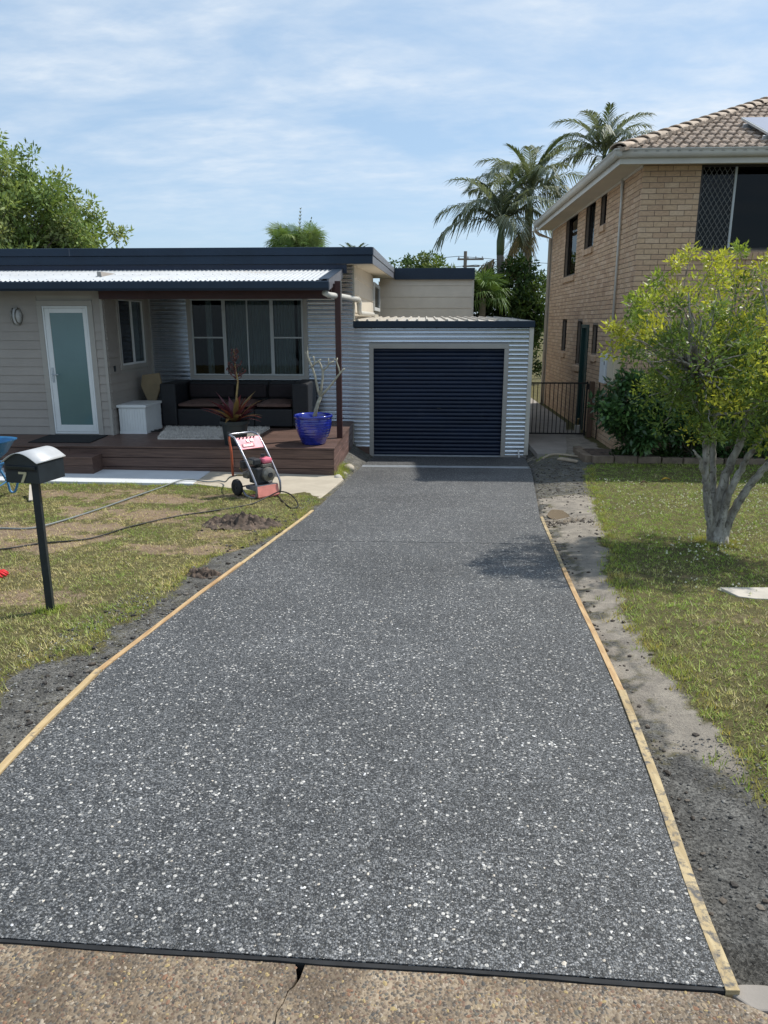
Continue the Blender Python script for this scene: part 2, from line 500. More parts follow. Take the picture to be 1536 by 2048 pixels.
mat('gutter_beige', (0.50, 0.475, 0.42), 0.45, 0.07, 3.0)
mat('soffit_beige', (0.55, 0.50, 0.41), 0.7, 0.06, 2.0)
mat('tile', (0.32, 0.245, 0.19), 0.75, 0.25, 9, rand=0.14, c2=(0.44, 0.35, 0.275), bmp=0.4, dirt=((0.19, 0.16, 0.14), 6, 0.60))
mat('ridge', (0.40, 0.30, 0.22), 0.8, 0.25, 7, rand=0.10, c2=(0.52, 0.42, 0.33), bmp=0.5, dirt=((0.26, 0.22, 0.18), 8, 0.58))
mat('solar', (0.30, 0.30, 0.36), 0.12, 0.05, 2, spec=0.8)
mat('fence_black', (0.010, 0.010, 0.011), 0.4, 0.1, 10)
mat('fence_wood', (0.10, 0.062, 0.042), 0.85, 0.3, 5, stretch=(10, 10, 1), bmp=0.4)
mat('door_green', (0.012, 0.045, 0.040), 0.5, 0.1, 4)
mat('box_grey', (0.62, 0.66, 0.68), 0.4, 0.05, 5)
mat('box_cream', (0.60, 0.53, 0.40), 0.5, 0.06, 5)
mat('edging', (0.17, 0.13, 0.095), 0.9, 0.3, 7, rand=0.15, bmp=0.6, bscale=40, dirt=((0.07, 0.085, 0.04), 6, 0.58))
mat('bark_lichen', (0.15, 0.13, 0.105), 0.9, 0.3, 14, stretch=(1, 1, 0.4), c2=(0.44, 0.425, 0.385), bmp=0.9, bscale=45, dirt=((0.075, 0.063, 0.05), 19, 0.54))
mat('bark_dark', (0.10, 0.085, 0.065), 0.9, 0.3, 8, bmp=0.6)
mat('palm_trunk', (0.20, 0.18, 0.15), 0.85, 0.2, 4, stretch=(1, 1, 6), bmp=0.4)
mat('crownshaft', (0.11, 0.15, 0.07), 0.5, 0.2, 4)
mat('pole_wood', (0.19, 0.165, 0.14), 0.9, 0.2, 4)
mat('wire', (0.03, 0.03, 0.03), 0.6, 0.1, 4)
mat('leaf_yellow', (0.55, 0.32, 0.03), 0.6, 0.25, 30)
mat('leaf_brown', (0.10, 0.045, 0.025), 0.7, 0.3, 30)
mat('twig', (0.33, 0.27, 0.20), 0.8, 0.2, 30)
mat('lamp_glass', (0.55, 0.56, 0.56), 0.25, 0.05, 8)
mat('stone', (0.16, 0.15, 0.14), 0.9, 0.3, 20, bmp=0.6)
leafmat('leaf', 0.38, 0.45, 0.35)
leafmat('leaf_gloss', 0.18, 0.28, 0.5)
leafmat('leaf_far', 0.30, 0.55, 0.25)
leafmat('grass', 0.30, 0.6, 0.2)
leafmat('brom_leaf', 0.25, 0.35, 0.45)
leafmat('matte_col', 0.0, 0.85, 0.3)
aggregate('drive_agg', 150, [(0.0, (0.027, 0.029, 0.030)), (0.22, (0.060, 0.063, 0.066)), (0.45, (0.096, 0.101, 0.106)), (0.68, (0.138, 0.144, 0.151)),
          (0.86, (0.20, 0.205, 0.21)), (0.955, (0.31, 0.31, 0.31))], 66, (0.32, 0.31, 0.29), (0.54, 0.525, 0.495), 0.115, 0.52, 0.58, (0.020, 0.021, 0.023), spec=0.45)
aggregate('cross_agg', 105, [(0.0, (0.17, 0.125, 0.085)), (0.18, (0.10, 0.080, 0.060)), (0.36, (0.225, 0.17, 0.115)), (0.52, (0.13, 0.115, 0.095)),
          (0.66, (0.28, 0.215, 0.145)), (0.80, (0.19, 0.115, 0.08)), (0.88, (0.34, 0.28, 0.21)), (0.95, (0.07, 0.065, 0.06))], 60,
          (0.26, 0.16, 0.09), (0.44, 0.37, 0.24), 0.08, 0.62, 0.62, (0.33, 0.26, 0.18), stain=((0.060, 0.040, 0.024), 3.0, 0.38, 0.75))

# brick colours: one value for every brick
BRICK = [(0.52, 0.36, 0.235), (0.55, 0.39, 0.26), (0.48, 0.325, 0.215), (0.53, 0.37, 0.24), (0.50, 0.34, 0.225), (0.57, 0.41, 0.28)]
def brickmat(name, many):
    m, t, b, out = _new(name)
    if many:
        at = N(t, 'ShaderNodeAttribute'); at.attribute_name = 'col'
        col = at.outputs['Color']
    else:
        oi = N(t, 'ShaderNodeObjectInfo')
        rp = N(t, 'ShaderNodeValToRGB'); rp.color_ramp.interpolation = 'CONSTANT'
        els = rp.color_ramp.elements
        els[0].color = c4(BRICK[0]); els[1].position = 1 / 6; els[1].color = c4(BRICK[1])
        for i in range(2, 6):
            e = els.new(i / 6); e.color = c4(BRICK[i])
        t.links.new(oi.outputs['Random'], rp.inputs[0])
        col = rp.outputs[0]
    f = noise_n(t, pos(t, (1, 1, 3)), 14, 5, 0.65)
    col = mixrgb(t, 1.0, col, mixrgb(t, maprange(t, f, 0.3, 0.7), (0.80,) * 3, (1.15,) * 3), 'MULTIPLY')
    f2 = noise_n(t, pos(t, (1, 1, 0.35)), 1.3, 5, 0.65, 0.3)
    col = mixrgb(t, maprange(t, f2, 0.56, 0.78, 0, 0.4), col, (0.30, 0.17, 0.105))
    t.links.new(col, b.inputs['Base Color'])
    b.inputs['Roughness'].default_value = 0.9
    b.inputs['Specular IOR Level'].default_value = 0.2
    bump(t, b, noise_n(t, pos(t), 120, 3), 0.4, 0.003)
brickmat('brick', False)
brickmat('brick_many', True)

# ------------------------------------------------------------------ the lie of the land
PB = [(-300, 0.0), (1.8, 0.0), (2.8, -.03), (3.9, -.10), (6, -.25), (8.5, -.40), (11.4, -.50), (300, -.50)]
PD = [(-300, 0.0), (1.8, 0.0), (2.8, -.03), (3.9, -.10), (6, -.25), (8.5, -.40), (11.4, -.51), (13, -.63), (14.6, -.743), (30, -.75)]
def interp(y, P): return np.interp(y, [a for a, b in P], [b for a, b in P])
def gB(y): return float(interp(y, PB))
def gD(y): return float(interp(y, PD))
DL = [(1.84, -1.72), (2.70, -1.787), (3.17, -1.81), (3.82, -1.823), (5.32, -1.709), (8.8, -1.33), (10.81, -1.153), (12.9, -1.06), (14.56, -0.95)]
DR = [(1.77, .885), (2.11, .909), (2.82, .985), (3.72, 1.07), (4.67, 1.139), (6.1, 1.227), (8.61, 1.411), (12.52, 1.857), (14.56, 2.02)]
def dl(y): return float(np.interp(y, [a for a, b in DL], [b for a, b in DL]))
def dr(y): return float(np.interp(y, [a for a, b in DR], [b for a, b in DR]))
# where the lawn starts beside the driveway
LL = [(1.8, -2.6), (3.18, -2.12), (3.6, -2.32), (3.9, -2.2), (4.1, -2.02), (4.5, -2.06), (5.2, -1.95), (6.2, -1.98), (6.6, -1.90), (7.24, -1.60), (8.1, -1.42), (9.6, -1.33), (15, -1.2)]
LR = [(1.6, 2.3), (2.2, 1.75), (2.56, 1.38), (2.84, 1.37), (3.5, 1.44), (4.0, 1.43), (4.8, 1.37), (6.3, 1.64), (7.96, 1.97), (9.0, 2.15), (11.3, 2.50), (12.4, 2.75), (13.2, 3.4)]
def nz(x, y, s=1.0, k=0): return noise.fractal(Vector((x * s, y * s, k * 7.3)), 1.0, 2.0, 4)
def smooth(a, b, v):
    t = min(1, max(0, (v - a) / (b - a))); return t * t * (3 - 2 * t)
PATCH = [(-4.75, 9.65, 1.0, .28, .9), (-3.6, 9.35, .9, .26, .9), (-2.9, 9.65, .7, .14, .7), (-3.5, 8.45, 1.0, .42, 1.0), (-4.05, 7.5, .8, .55, 1.0), (-3.0, 8.2, .6, .25, .75),
         (-4.1, 6.8, .75, .32, .9), (-2.45, 6.75, .55, .20, .9), (-2.1, 7.4, .4, .2, .6), (-3.1, 5.1, .6, .28, .65), (-1.75, 6.1, .30, .3, .5), (-3.6, 5.9, .5, .2, .5), (-2.3, 7.95, .6, .30, .5),
         (2.15, 5.0, .5, .16, .35), (2.35, 6.1, .5, .10, .4), (2.0, 4.1, .4, .3, .25)]
def masks(x, y):
    """weights of bare sand, dark gravel, dry straw; the rest is turf"""
    n1 = nz(x, y, 2.3, 1) ; n2 = nz(x, y, 7.0, 2)
    bare = grav = straw = 0.0
    mid = 0.0
    if x > 0.4:
        e = float(np.interp(y, [a for a, b in LR], [b for a, b in LR])) + n1 * 0.10 + n2 * 0.05
        k = 1 - smooth(-0.05, 0.09, x - e)
        if y > 13.3: k = 1.0 if x < 2.9 else k
        g = smooth(3.35, 2.55, y + n1 * 0.5 + n2 * .3) if x < 9 else 0
        g = max(g, 0.65 * smooth(9.6, 10.3, y + n1 * .5) * (1 - smooth(13.0, 13.6, y)))
        g = max(g, 0.75 * smooth(0.35, 0.05, x - dr(y)) * smooth(0.0, 0.25, n2 + 0.12))
        bare = k * (1 - g); grav = k * g
    else:
        e = float(np.interp(y, [a for a, b in LL], [b for a, b in LL])) - n1 * 0.10 - n2 * 0.05
        k = smooth(-0.10, 0.06, x - e)
        if y > 11.3: k = 1
        g = 0.75 + 0.25 * n1
        bare = k * (1 - g); grav = k * g
    for (px, py, rx, ry, a) in PATCH:
        d = math.hypot((x - px) / rx, (y - py) / ry) + n1 * 0.9 + n2 * 0.7
        straw = max(straw, a * (1 - smooth(0.35, 1.35, d)))
    straw *= (1 - max(bare, grav))
    return bare, grav, straw
def gz(x, y):
    b, d = gB(y), gD(y)
    if y < 1.4: return -0.13
    L, Rr = dl(y), dr(y)
    dist = max(L - x, x - Rr)
    if y > 14.6: return b if (x > 2.05 or x < -1.3) else -0.85
    if y < 1.95 and x < 1.25: return -0.13
    if dist < 0.0: return d - 0.14
    bm = 0.012 * nz(x, y, 1.1, 3) + 0.008 * nz(x, y, 5.0, 4)
    low = 0.035 * smooth(0.55, 0.0, dist) if x > 0 else 0.02 * smooth(0.4, 0.0, dist)
    if x > 0 and 8.4 < y < 9.5:                     # hollow that holds the puddle
        low += 0.035 * math.exp(-((x - 1.72) / 0.20) ** 2 - ((y - 8.93) / 0.30) ** 2)
    return min(b - low + bm, d - 0.03 + 0.55 * dist) if y > 11 else b - low + bm

def groundmat():
    m, t, b, out = _new('ground')
    at = N(t, 'ShaderNodeAttribute'); at.attribute_name = 'mask'
    sp = N(t, 'ShaderNodeSeparateColor'); t.links.new(at.outputs['Color'], sp.inputs[0])
    p = pos(t)
    fine = noise_n(t, p, 90, 5, 0.7); midn = noise_n(t, p, 9, 6, 0.65); big = noise_n(t, p, 1.6, 4); mid2 = noise_n(t, p, 16, 9, 0.75)
    turf = mixrgb(t, maprange(t, midn, 0.3, 0.7), (0.040, 0.046, 0.016), (0.105, 0.098, 0.040))
    turf = mixrgb(t, maprange(t, fine, 0.4, 0.75), turf, (0.21, 0.175, 0.09))
    sand = mixrgb(t, maprange(t, midn, 0.3, 0.7), (0.25, 0.225, 0.195), (0.37, 0.335, 0.285))
    sand = mixrgb(t, maprange(t, fine, 0.55, 0.75), sand, (0.12, 0.105, 0.09))
    v = N(t, 'ShaderNodeTexVoronoi', inp={'Scale': 130.0}); t.links.new(p, v.inputs['Vector'])
    vs_ = N(t, 'ShaderNodeSeparateColor'); t.links.new(v.outputs['Color'], vs_.inputs[0])
    grav = mixrgb(t, vs_.outputs[0], (0.075, 0.074, 0.070), (0.25, 0.245, 0.23))
    grav = mixrgb(t, maprange(t, midn, 0.42, 0.62), mixrgb(t, 1.0, grav, (0.62, 0.62, 0.62), 'MULTIPLY'), grav)
    straw = mixrgb(t, maprange(t, fine, 0.3, 0.7), (0.15, 0.108, 0.075), (0.37, 0.28, 0.20))
    # ragged transitions
    def rag(s):
        a = N(t, 'ShaderNodeMath', operation='ADD'); t.links.new(s, a.inputs[0])
        t.links.new(maprange(t, mid2, 0.25, 0.75, -0.42, 0.42), a.inputs[1])
        return maprange(t, a.outputs[0], 0.30, 0.70)
    col = mixrgb(t, rag(sp.outputs[2]), turf, straw)
    col = mixrgb(t, rag(sp.outputs[0]), col, sand)
    col = mixrgb(t, rag(sp.outputs[1]), col, grav)
    col = mixrgb(t, 1.0, col, mixrgb(t, maprange(t, noise_n(t, p, 4.5, 8, 0.75, 0.5), 0.3, 0.7), (0.72, 0.72, 0.73), (1.15, 1.14, 1.12)), 'MULTIPLY')
    t.links.new(col, b.inputs['Base Color'])
    b.inputs['Roughness'].default_value = 0.95
    b.inputs['Specular IOR Level'].default_value = 0.15
    h = N(t, 'ShaderNodeMath', operation='ADD'); t.links.new(fine, h.inputs[0]); t.links.new(midn, h.inputs[1])
    bump(t, b, h.outputs[0], 0.9, 0.02)
groundmat()

def lines(a, b, f0, f1, step, big):
    L = list(np.arange(f0, f1 + 1e-6, step))
    s, q = step, f0
    while q > a:
        s = min(s * 1.35, big); q -= s; L.insert(0, max(q, a))
    s, q = step, f1
    while q < b:
        s = min(s * 1.35, big); q += s; L.append(min(q, b))
    return L
gx = lines(-150, 150, -5.6, 4.6, 0.055, 30)
gy = lines(-6, 260, 1.3, 14.8, 0.06, 30)
GV = np.zeros((len(gy), len(gx), 3)); GM = np.zeros((len(gy), len(gx), 4)); GM[..., 3] = 1
GD_ = np.zeros((len(gy), len(gx), 2))
for i, y in enumerate(gy):
    for j, x in enumerate(gx):
        GV[i, j] = (x, y, gz(x, y))
        near = -9 < x < 9 and 0 < y < 17
        GM[i, j, :3] = masks(x, y) if near else (0, 0, 0)
        if near: GD_[i, j] = (nz(x, y, .9, 21), nz(x, y, 3.2, 22))
me = bpy.data.meshes.new('ground')
nx, ny = len(gx), len(gy)
idx = np.arange(nx * ny).reshape(ny, nx)
q = np.stack([idx[:-1, :-1], idx[:-1, 1:], idx[1:, 1:], idx[1:, :-1]], -1).reshape(-1, 4)
me.vertices.add(nx * ny); me.vertices.foreach_set('co', GV.reshape(-1).astype(np.float32))
me.loops.add(q.size); me.loops.foreach_set('vertex_index', q.reshape(-1).astype(np.int32))
me.polygons.add(len(q)); me.polygons.foreach_set('loop_start', np.arange(0, q.size, 4, dtype=np.int32))
me.update(calc_edges=True)
ca = me.color_attributes.new('mask', 'FLOAT_COLOR', 'POINT')
ca.data.foreach_set('color', GM.reshape(-1).astype(np.float32))
me.polygons.foreach_set('use_smooth', np.ones(len(q), dtype=bool))
me.materials.append(MATS['ground'])
ground = bpy.data.objects.new('ground', me); COL.objects.link(ground)
tag(ground, 'uneven front yard of turf, bare sand and dark gravel', 'ground', kind='structure')
W[ground] = Vector((0, 0, 0))

# ------------------------------------------------------------------ driveway
drive = thing('driveway', (0, 1.9, 0), 'new dark exposed aggregate driveway with white pebbles', 'driveway', kind='structure')
def yfront(x):                                     # the front edge runs slightly askew
    return float(np.interp(x, [-1.8, -.35, .32, .9], [1.845, 1.806, 1.79, 1.768]))
def slab(name, y0, y1, th=0.12):
    ys = [y0 + (y1 - y0) * i / 40 for i in range(41)]
    top = []
    for k, y in enumerate(ys):
        row = []
        for c in range(9):
            a, b_ = dl(y), dr(y)
            x = a + (b_ - a) * c / 8
            yy = yfront(x) if (k == 0 and y0 < 2) else y
            row.append((x, yy, gD(yy)))
        top.append(row)
    mb = MB(); mb.grid(top)
    edge = [top[0][c] for c in range(9)] + [top[k][8] for k in range(1, 41)] + [top[40][c] for c in range(7, -1, -1)] + [top[k][0] for k in range(39, 0, -1)]
    n = len(edge); k0 = len(mb.v)
    mb.v += edge + [(x, y, z - th) for x, y, z in edge]
    for i in range(n):
        j = (i + 1) % n
        mb.f.append((k0 + i, k0 + j, k0 + n + j, k0 + n + i))
    o = mb.build(name, 'drive_agg', drive, smooth=30)
    return o
slab('slab', 1.8, 7.232); slab('slab', 7.244, 12.74); slab('slab', 12.93, 14.57)
# expansion foam between the slab and the old crossover
mb = MB()
xs = [-1.75 + 2.66 * i / 20 for i in range(21)]
mb.grid([[(x, yfront(x) - 0.013 + .002 * math.sin(9 * x), gD(1.8) - 0.006 + 0.004 * nz(x, 0, 6, 5)) for x in xs], [(x, yfront(x) - 0.002, gD(1.8) - 0.004) for x in xs]])
mb.grid([[(x, yfront(x) - 0.013 + .002 * math.sin(9 * x), gD(1.8) - 0.13) for x in xs], [(x, yfront(x) - 0.013 + .002 * math.sin(9 * x), gD(1.8) - 0.006 + 0.004 * nz(x, 0, 6, 5)) for x in xs]])
mb.build('expansion_joint', 'black_foam', drive)

# pale pebbles standing proud of the slab, nearest part of the driveway
rng = np.random.default_rng(4)
ico = [(0, 0, 1), (.89, 0, .45), (.28, .85, .45), (-.72, .53, .45), (-.72, -.53, .45), (.28, -.85, .45)]
icf = [(0, 1, 2), (0, 2, 3), (0, 3, 4), (0, 4, 5), (0, 5, 1)]
def pebbles(name, n, y0, y1, r0, r1, cols, parent, m='matte_col', inside=True, fx=None, flat=0.6, pw=1.0):
    P, Cc = [], []
    for _ in range(n):
        y = y0 + (y1 - y0) * rng.random() ** pw
        x = (dl(y) + 0.03 + (dr(y) - dl(y) - 0.06) * rng.random()) if inside else fx(y)
        if inside and y < yfront(x) + .012: continue
        r = r0 + (r1 - r0) * rng.random() ** 1.7
        a = rng.random() * 6.28; ca_, sa_ = math.cos(a), math.sin(a)
        sx, sy = r * (0.8 + .5 * rng.random()), r * (0.55 + .3 * rng.random())
        z = (gD(y) if inside else gz(x, y)) - r * 0.12
        vs_ = []
        for (u, v_, w_) in ico:
            u2, v2 = u * sx * (0.8 + .4 * rng.random()), v_ * sy * (0.8 + .4 * rng.random())
            vs_.append((x + u2 * ca_ - v2 * sa_, y + u2 * sa_ + v2 * ca_, z + w_ * r * flat))
        c = cols[int(rng.integers(len(cols)))]; k = 0.8 + 0.4 * rng.random()
        for f in icf:
            P.append([vs_[i] for i in f]); Cc.append([q_ * k for q_ in c])
    o = polys(name, P, Cc, m, parent)
    o['kind'] = 'stuff'
    return o
PALE = [(0.62, 0.60, 0.57), (0.55, 0.53, 0.50), (0.70, 0.69, 0.67), (0.50, 0.45, 0.38), (0.34, 0.34, 0.35), (0.62, 0.62, 0.63)]
DARKP = [(0.05, 0.052, 0.052), (0.085, 0.087, 0.086), (0.13, 0.131, 0.129), (0.035, 0.037, 0.037), (0.17, 0.17, 0.166)]
pebbles('pale_pebbles', 1200, 1.78, 5.0, 0.0034, 0.0088, PALE, drive, pw=1.25)
pebbles('dark_pebbles', 9000, 1.78, 3.4, 0.0035, 0.0075, DARKP, drive, pw=1.2, flat=0.40)

# old brown crossover: two slabs with a crack between them
cross = thing('crossover', (0, 1.2, 0), 'old brown pebbled concrete crossover with a crack', 'crossover', kind='structure')
crack = [(-0.345, 1.80), (-0.342, 1.745), (-0.352, 1.715), (-0.365, 1.70), (-0.372, 1.66), (-0.385, 1.63), (-0.382, 1.58), (-0.39, 1.53), (-0.386, 1.46), (-0.395, 1.38), (-0.39, 1.2), (-0.40, 0.4)]
wid = [.006, .005, .0036, .002, .0016, .0016, .002, .0016, .0015, .0015, .0015, .0015]
fl = lambda x: (x, yfront(x) - 0.0145 + 0.002 * math.sin(9 * x) + 0.004 * nz(x, 1, 9, 6))
z1 = gD(1.8) - 0.012
left = [(x, y, z1) for x, y in [fl(x) for x in np.linspace(-3.4, -0.36, 40)]] + [(x - w_, y, z1) for (x, y), w_ in zip(crack[1:], wid[1:])] + [(-3.4, 0.4, z1)]
right = [(x + w_, y, z1) for (x, y), w_ in reversed(list(zip(crack[1:], wid[1:])))] + [(x, y, z1) for x, y in [fl(x) for x in np.linspace(-0.33, 0.86, 24)]] + \
        [(0.90, 1.742, z1), (0.955, 1.712, z1), (1.03, 1.66, z1), (1.13, 1.60, z1), (1.22, 1.50, z1), (1.6, 1.28, z1), (2.2, 1.0, z1), (2.2, 0.4, z1)]
MB().prism(left, (0, 0, -0.11)).build('slab', 'cross_agg', cross)
MB().prism(right, (0, 0, -0.11)).build('slab', 'cross_agg', cross)
P, Cc = [], []
BRN = [(0.23, 0.165, 0.11), (0.16, 0.12, 0.085), (0.29, 0.225, 0.155), (0.12, 0.105, 0.09), (0.17, 0.13, 0.10), (0.13, 0.12, 0.10), (0.25, 0.20, 0.14), (0.10, 0.09, 0.08), (0.21, 0.16, 0.12), (0.22, 0.125, 0.08), (0.34, 0.26, 0.13), (0.20, 0.145, 0.095), (0.15, 0.11, 0.075), (0.13, 0.10, 0.07), (0.32, 0.27, 0.21), (0.08, 0.075, 0.07)]
for _ in range(7000):
    x = rng.uniform(-1.6, 1.15); y = rng.uniform(1.36, 1.80)
    if y > fl(x)[1] - .004 or (x > .86 and y > 1.74 - (x - .88) * .62): continue
    cx_ = float(np.interp(-y, [-b for a, b in crack], [a for a, b in crack]))
    if abs(x - cx_) < .012: continue
    r = rng.uniform(.003, .0078) if rng.random() < .9 else rng.uniform(.007, .0105)
    a = rng.random() * 6.28; ca_, sa_ = math.cos(a), math.sin(a)
    sx, sy = r * rng.uniform(.8, 1.3), r * rng.uniform(.5, .85)
    vs_ = [(x + u * sx * ca_ - v_ * sy * sa_, y + u * sx * sa_ + v_ * sy * ca_, z1 - r * .16 + w_ * r * .5) for u, v_, w_ in ico]
    c = BRN[int(rng.integers(len(BRN)))]
    for f in icf: P.append([vs_[i] for i in f]); Cc.append(c)
o = polys('pebbles', P, Cc, 'matte_col', cross); o['kind'] = 'stuff'
# wet grey cement dribble at the foot of the right-hand formwork
mb = MB()
pl = [(0.915 + .075 * math.cos(a) * (1 + .25 * math.sin(3 * a)), 1.735 + .055 * math.sin(a) * (1 + .2 * math.cos(2 * a)), 0) for a in np.linspace(0, 6.28, 22)[:-1]]
mb.prism([(x + .07, y + .015, -0.012) for x, y, z in pl], (0, 0, -0.06))
tag(mb.build('cement_spill', 'concrete_side', bev=.006), 'small grey smear of cement at the end of the formwork', 'cement')

# timber formwork boards
def timber(edge, side, y0, y1, mname, label, x_off=0.0, w=0.036, up=0.006):
    f = dl if edge == 'L' else dr
    n = 14
    ys = [y0 + (y1 - y0) * i / (n - 1) for i in range(n)]
    sg = -1 if edge == 'L' else 1
    mb = MB()
    rows = []
    for y in ys:
        x = f(y) + sg * (0.003 + x_off) + sg * .003 * math.sin(y * 2.1)
        z = gD(y) + up + 0.004 * math.sin(1.7 * y + y0)
        rows.append([(x, y, z), (x + sg * w, y, z + .001), (x + sg * w, y, z - 0.09), (x, y, z - 0.09), (x, y, z)])
    mb.grid(rows)
    mb.f.append((0, 1, 2, 3)); k = (n - 1) * 5; mb.f.append((k + 3, k + 2, k + 1, k))
    o = mb.build('formwork_timber', mname, bev=0.002)
    return tag(o, label, 'timber', 'formwork along the driveway')
timber('L', 0, 2.0, 3.815, 'pine', 'yellow pine formwork board beside driveway, on the mailbox side, street end')
timber('L', 0, 3.822, 6.3, 'pine_orange', 'orange tinted pine formwork board between mailbox and driveway')
timber('L', 0, 6.307, 8.82, 'pine', 'straight pine formwork board ending near the pressure washer path')
timber('R', 0, 1.755, 3.70, 'pine_grey', 'cement splattered formwork board beside driveway with its cut end at the crossover', w=.040)
timber('R', 0, 3.708, 6.3, 'pine_orange', 'orange pine formwork board between bare sand strip and driveway')
timber('R', 0, 6.31, 8.62, 'pine_grey', 'weathered formwork board ending beside the puddle', w=.033)

# steel channel drain across the driveway near the garage
dr_ = thing('channel_drain', (0.4, 12.83, gD(12.83)), 'long grey steel channel drain set across the driveway before the garage', 'drain')
za_, zb_ = gD(12.84), gD(12.84)
MB().box(dl(12.84), dr(12.84), 12.742, 12.775, za_ - .1, za_ + .006).build('channel_edge', 'galv', dr_)
MB().box(dl(12.84), dr(12.84), 12.895, 12.928, za_ - .1, za_ + .004).build('channel_edge', 'galv', dr_)
MB().box(dl(12.84), dr(12.84), 12.775, 12.895, za_ - .1, za_ - .05).build('channel_bed', 'black_foam', dr_)
xa = dl(12.84)
while xa < dr(12.84) - .05:
    xb = min(xa + 0.97, dr(12.84))
    mb = MB()
    for yy in (12.780, 12.800, 12.82, 12.84, 12.86, 12.88): mb.box(xa + .004, xb - .004, yy, yy + .010, za_ - .03, za_ + .002)
    for k in range(12): mb.box(xa + .01 + k * (xb - xa - .04) / 11, xa + .018 + k * (xb - xa - .04) / 11, 12.777, 12.893, za_ - .032, za_ + .001)
    mb.build('grate', 'galv', dr_)
    xa = xb
# concrete path along the deck (two pours)
def pathslab(name, x0, x1, y0, y1, z0_, z1_, m, label, skew=0):
    mb = MB()
    mb.hexa([(x0, y0, -.62), (x1, y0 + skew, -.62), (x1, y1, -.62), (x0, y1, -.62), (x0, y0, z0_), (x1, y0 + skew, z1_), (x1, y1, z1_), (x0, y1, z0_)])
    o = mb.build(name, m, bev=0.006)
    return tag(o, label, 'path', kind='structure')
pathslab('path', -8.6, -3.35, 10.42, 11.35, -.405, -.437, 'concrete_new', 'pale new concrete path along the deck')
mb = MB().prism([(-3.343, 10.42, -.437), (-1.36, 9.62, -.446), (-1.20, 11.05, -.478), (-1.30, 11.35, -.484), (-3.343, 11.35, -.44)], (0, 0, -0.16))
tag(mb.build('path', 'concrete_old', bev=.006), 'beige old concrete path meeting the driveway', 'path', kind='structure')
# side path between garage and neighbour, pale slab in the lawn
mb = MB().prism([(2.11, 13.55, -.488), (2.62, 13.52, -.488), (2.78, 14.2, -.488), (2.95, 15.3, -.488), (3.45, 18, -.488), (3.45, 26, -.488), (2.11, 26, -.488)], (0, 0, -0.1))
tag(mb.build('side_path', 'concrete_side', bev=.006), 'weathered concrete path running between garage and brick house', 'path', kind='structure')
mb = MB().prism([(2.40, 5.74, -.213), (2.46, 5.52, -.205), (2.56, 5.48, -.205), (3.6, 5.42, -.205), (3.6, 5.82, -.222)], (0, 0, -0.06))
tag(mb.build('paving_slab', 'concrete_pale', bev=.005), 'pale concrete paving slab sunk in the lawn below the tree', 'slab')
# puddle
m_, t_, b_, o_ = _new('puddle'); b_.inputs['Base Color'].default_value = (0.17, 0.135, 0.095, 1); b_.inputs['Roughness'].default_value = 0.04; b_.inputs['Specular IOR Level'].default_value = 0.6
pz = gz(1.72, 8.93) + 0.016
mb = MB(); mb.v = [(1.72 + .17 * math.cos(a) * (1 + .15 * math.sin(2 * a)), 8.93 + .27 * math.sin(a) * (1 + .1 * math.cos(3 * a)), pz) for a in np.linspace(0, 6.28, 30)[:-1]]
mb.f = [tuple(range(len(mb.v)))]
tag(mb.build('puddle', 'puddle'), 'small muddy brown puddle in the bare sand beside the driveway', 'puddle', kind='structure')
# ------------------------------------------------------------------ main house
YW = 14.60                                          # plane of garage front and porch back wall
XS, YL = -5.35, 12.52                               # corner of the projecting wing
ZD = -0.05                                          # deck level
house = thing('house', (-4, 14.6, -.5), 'single storey house clad in taupe weatherboard and corrugated steel with navy fascia', 'house')
garage = thing('garage', (0.4, 14.6, -.743), 'corrugated steel garage with navy roller door at the end of the driveway', 'garage')
PITCH = 0.0815
def corr_wall(name, x0, x1, z0, z1, y, parent, m='zincalume', amp=0.0135):
    n = max(4, int((z1 - z0) / PITCH * 14))
    rows = []
    for i in range(n + 1):
        z = z0 + (z1 - z0) * i / n
        d = amp * math.sin(2 * math.pi * z / PITCH)
        rows.append([(x0, y - 0.012 - d, z), (x1, y - 0.012 - d, z)])
    w_ = MB().grid(rows).build(name, m, parent, smooth='all')
    sc = MB()                                       # fixing screws on the crests
    kk = math.ceil((z0 / PITCH - .25) / 3) * 3
    while (kk + .25) * PITCH < z1 - .03:
        zc = (kk + .25) * PITCH
        if zc > z0 + .02:
            xx = x0 + .05
            while xx < x1 - .02:
                sc.lathe([(0, .007), (.006, .006), (.008, 0)], (xx, y - .012 - amp, zc), 6, axis=(0, -1, 0)); xx += .62
        kk += 3
    if sc.v: sc.build('screws', 'engine_grey', w_)['kind'] = 'stuff'
    return w_
def board_y(x0, x1, z0, h, y, parent, m='taupe_board', name='weatherboard'):
    """lapped board on a wall facing the street"""
    return MB().hexa([(x0, y - .020, z0), (x1, y - .020, z0), (x1, y, z0), (x0, y, z0), (x0, y - .006, z0 + h), (x1, y - .006, z0 + h), (x1, y, z0 + h), (x0, y, z0 + h)]).build(name, m, parent)
def board_x(y0, y1, z0, h, x, parent, m='taupe_board', name='weatherboard'):
    """lapped board on a wall facing +x"""
    return MB().hexa([(x, y0, z0), (x + .020, y0, z0), (x + .020, y1, z0), (x, y1, z0), (x, y0, z0 + h), (x + .006, y0, z0 + h), (x + .006, y1, z0 + h), (x, y1, z0 + h)]).build(name, m, parent)

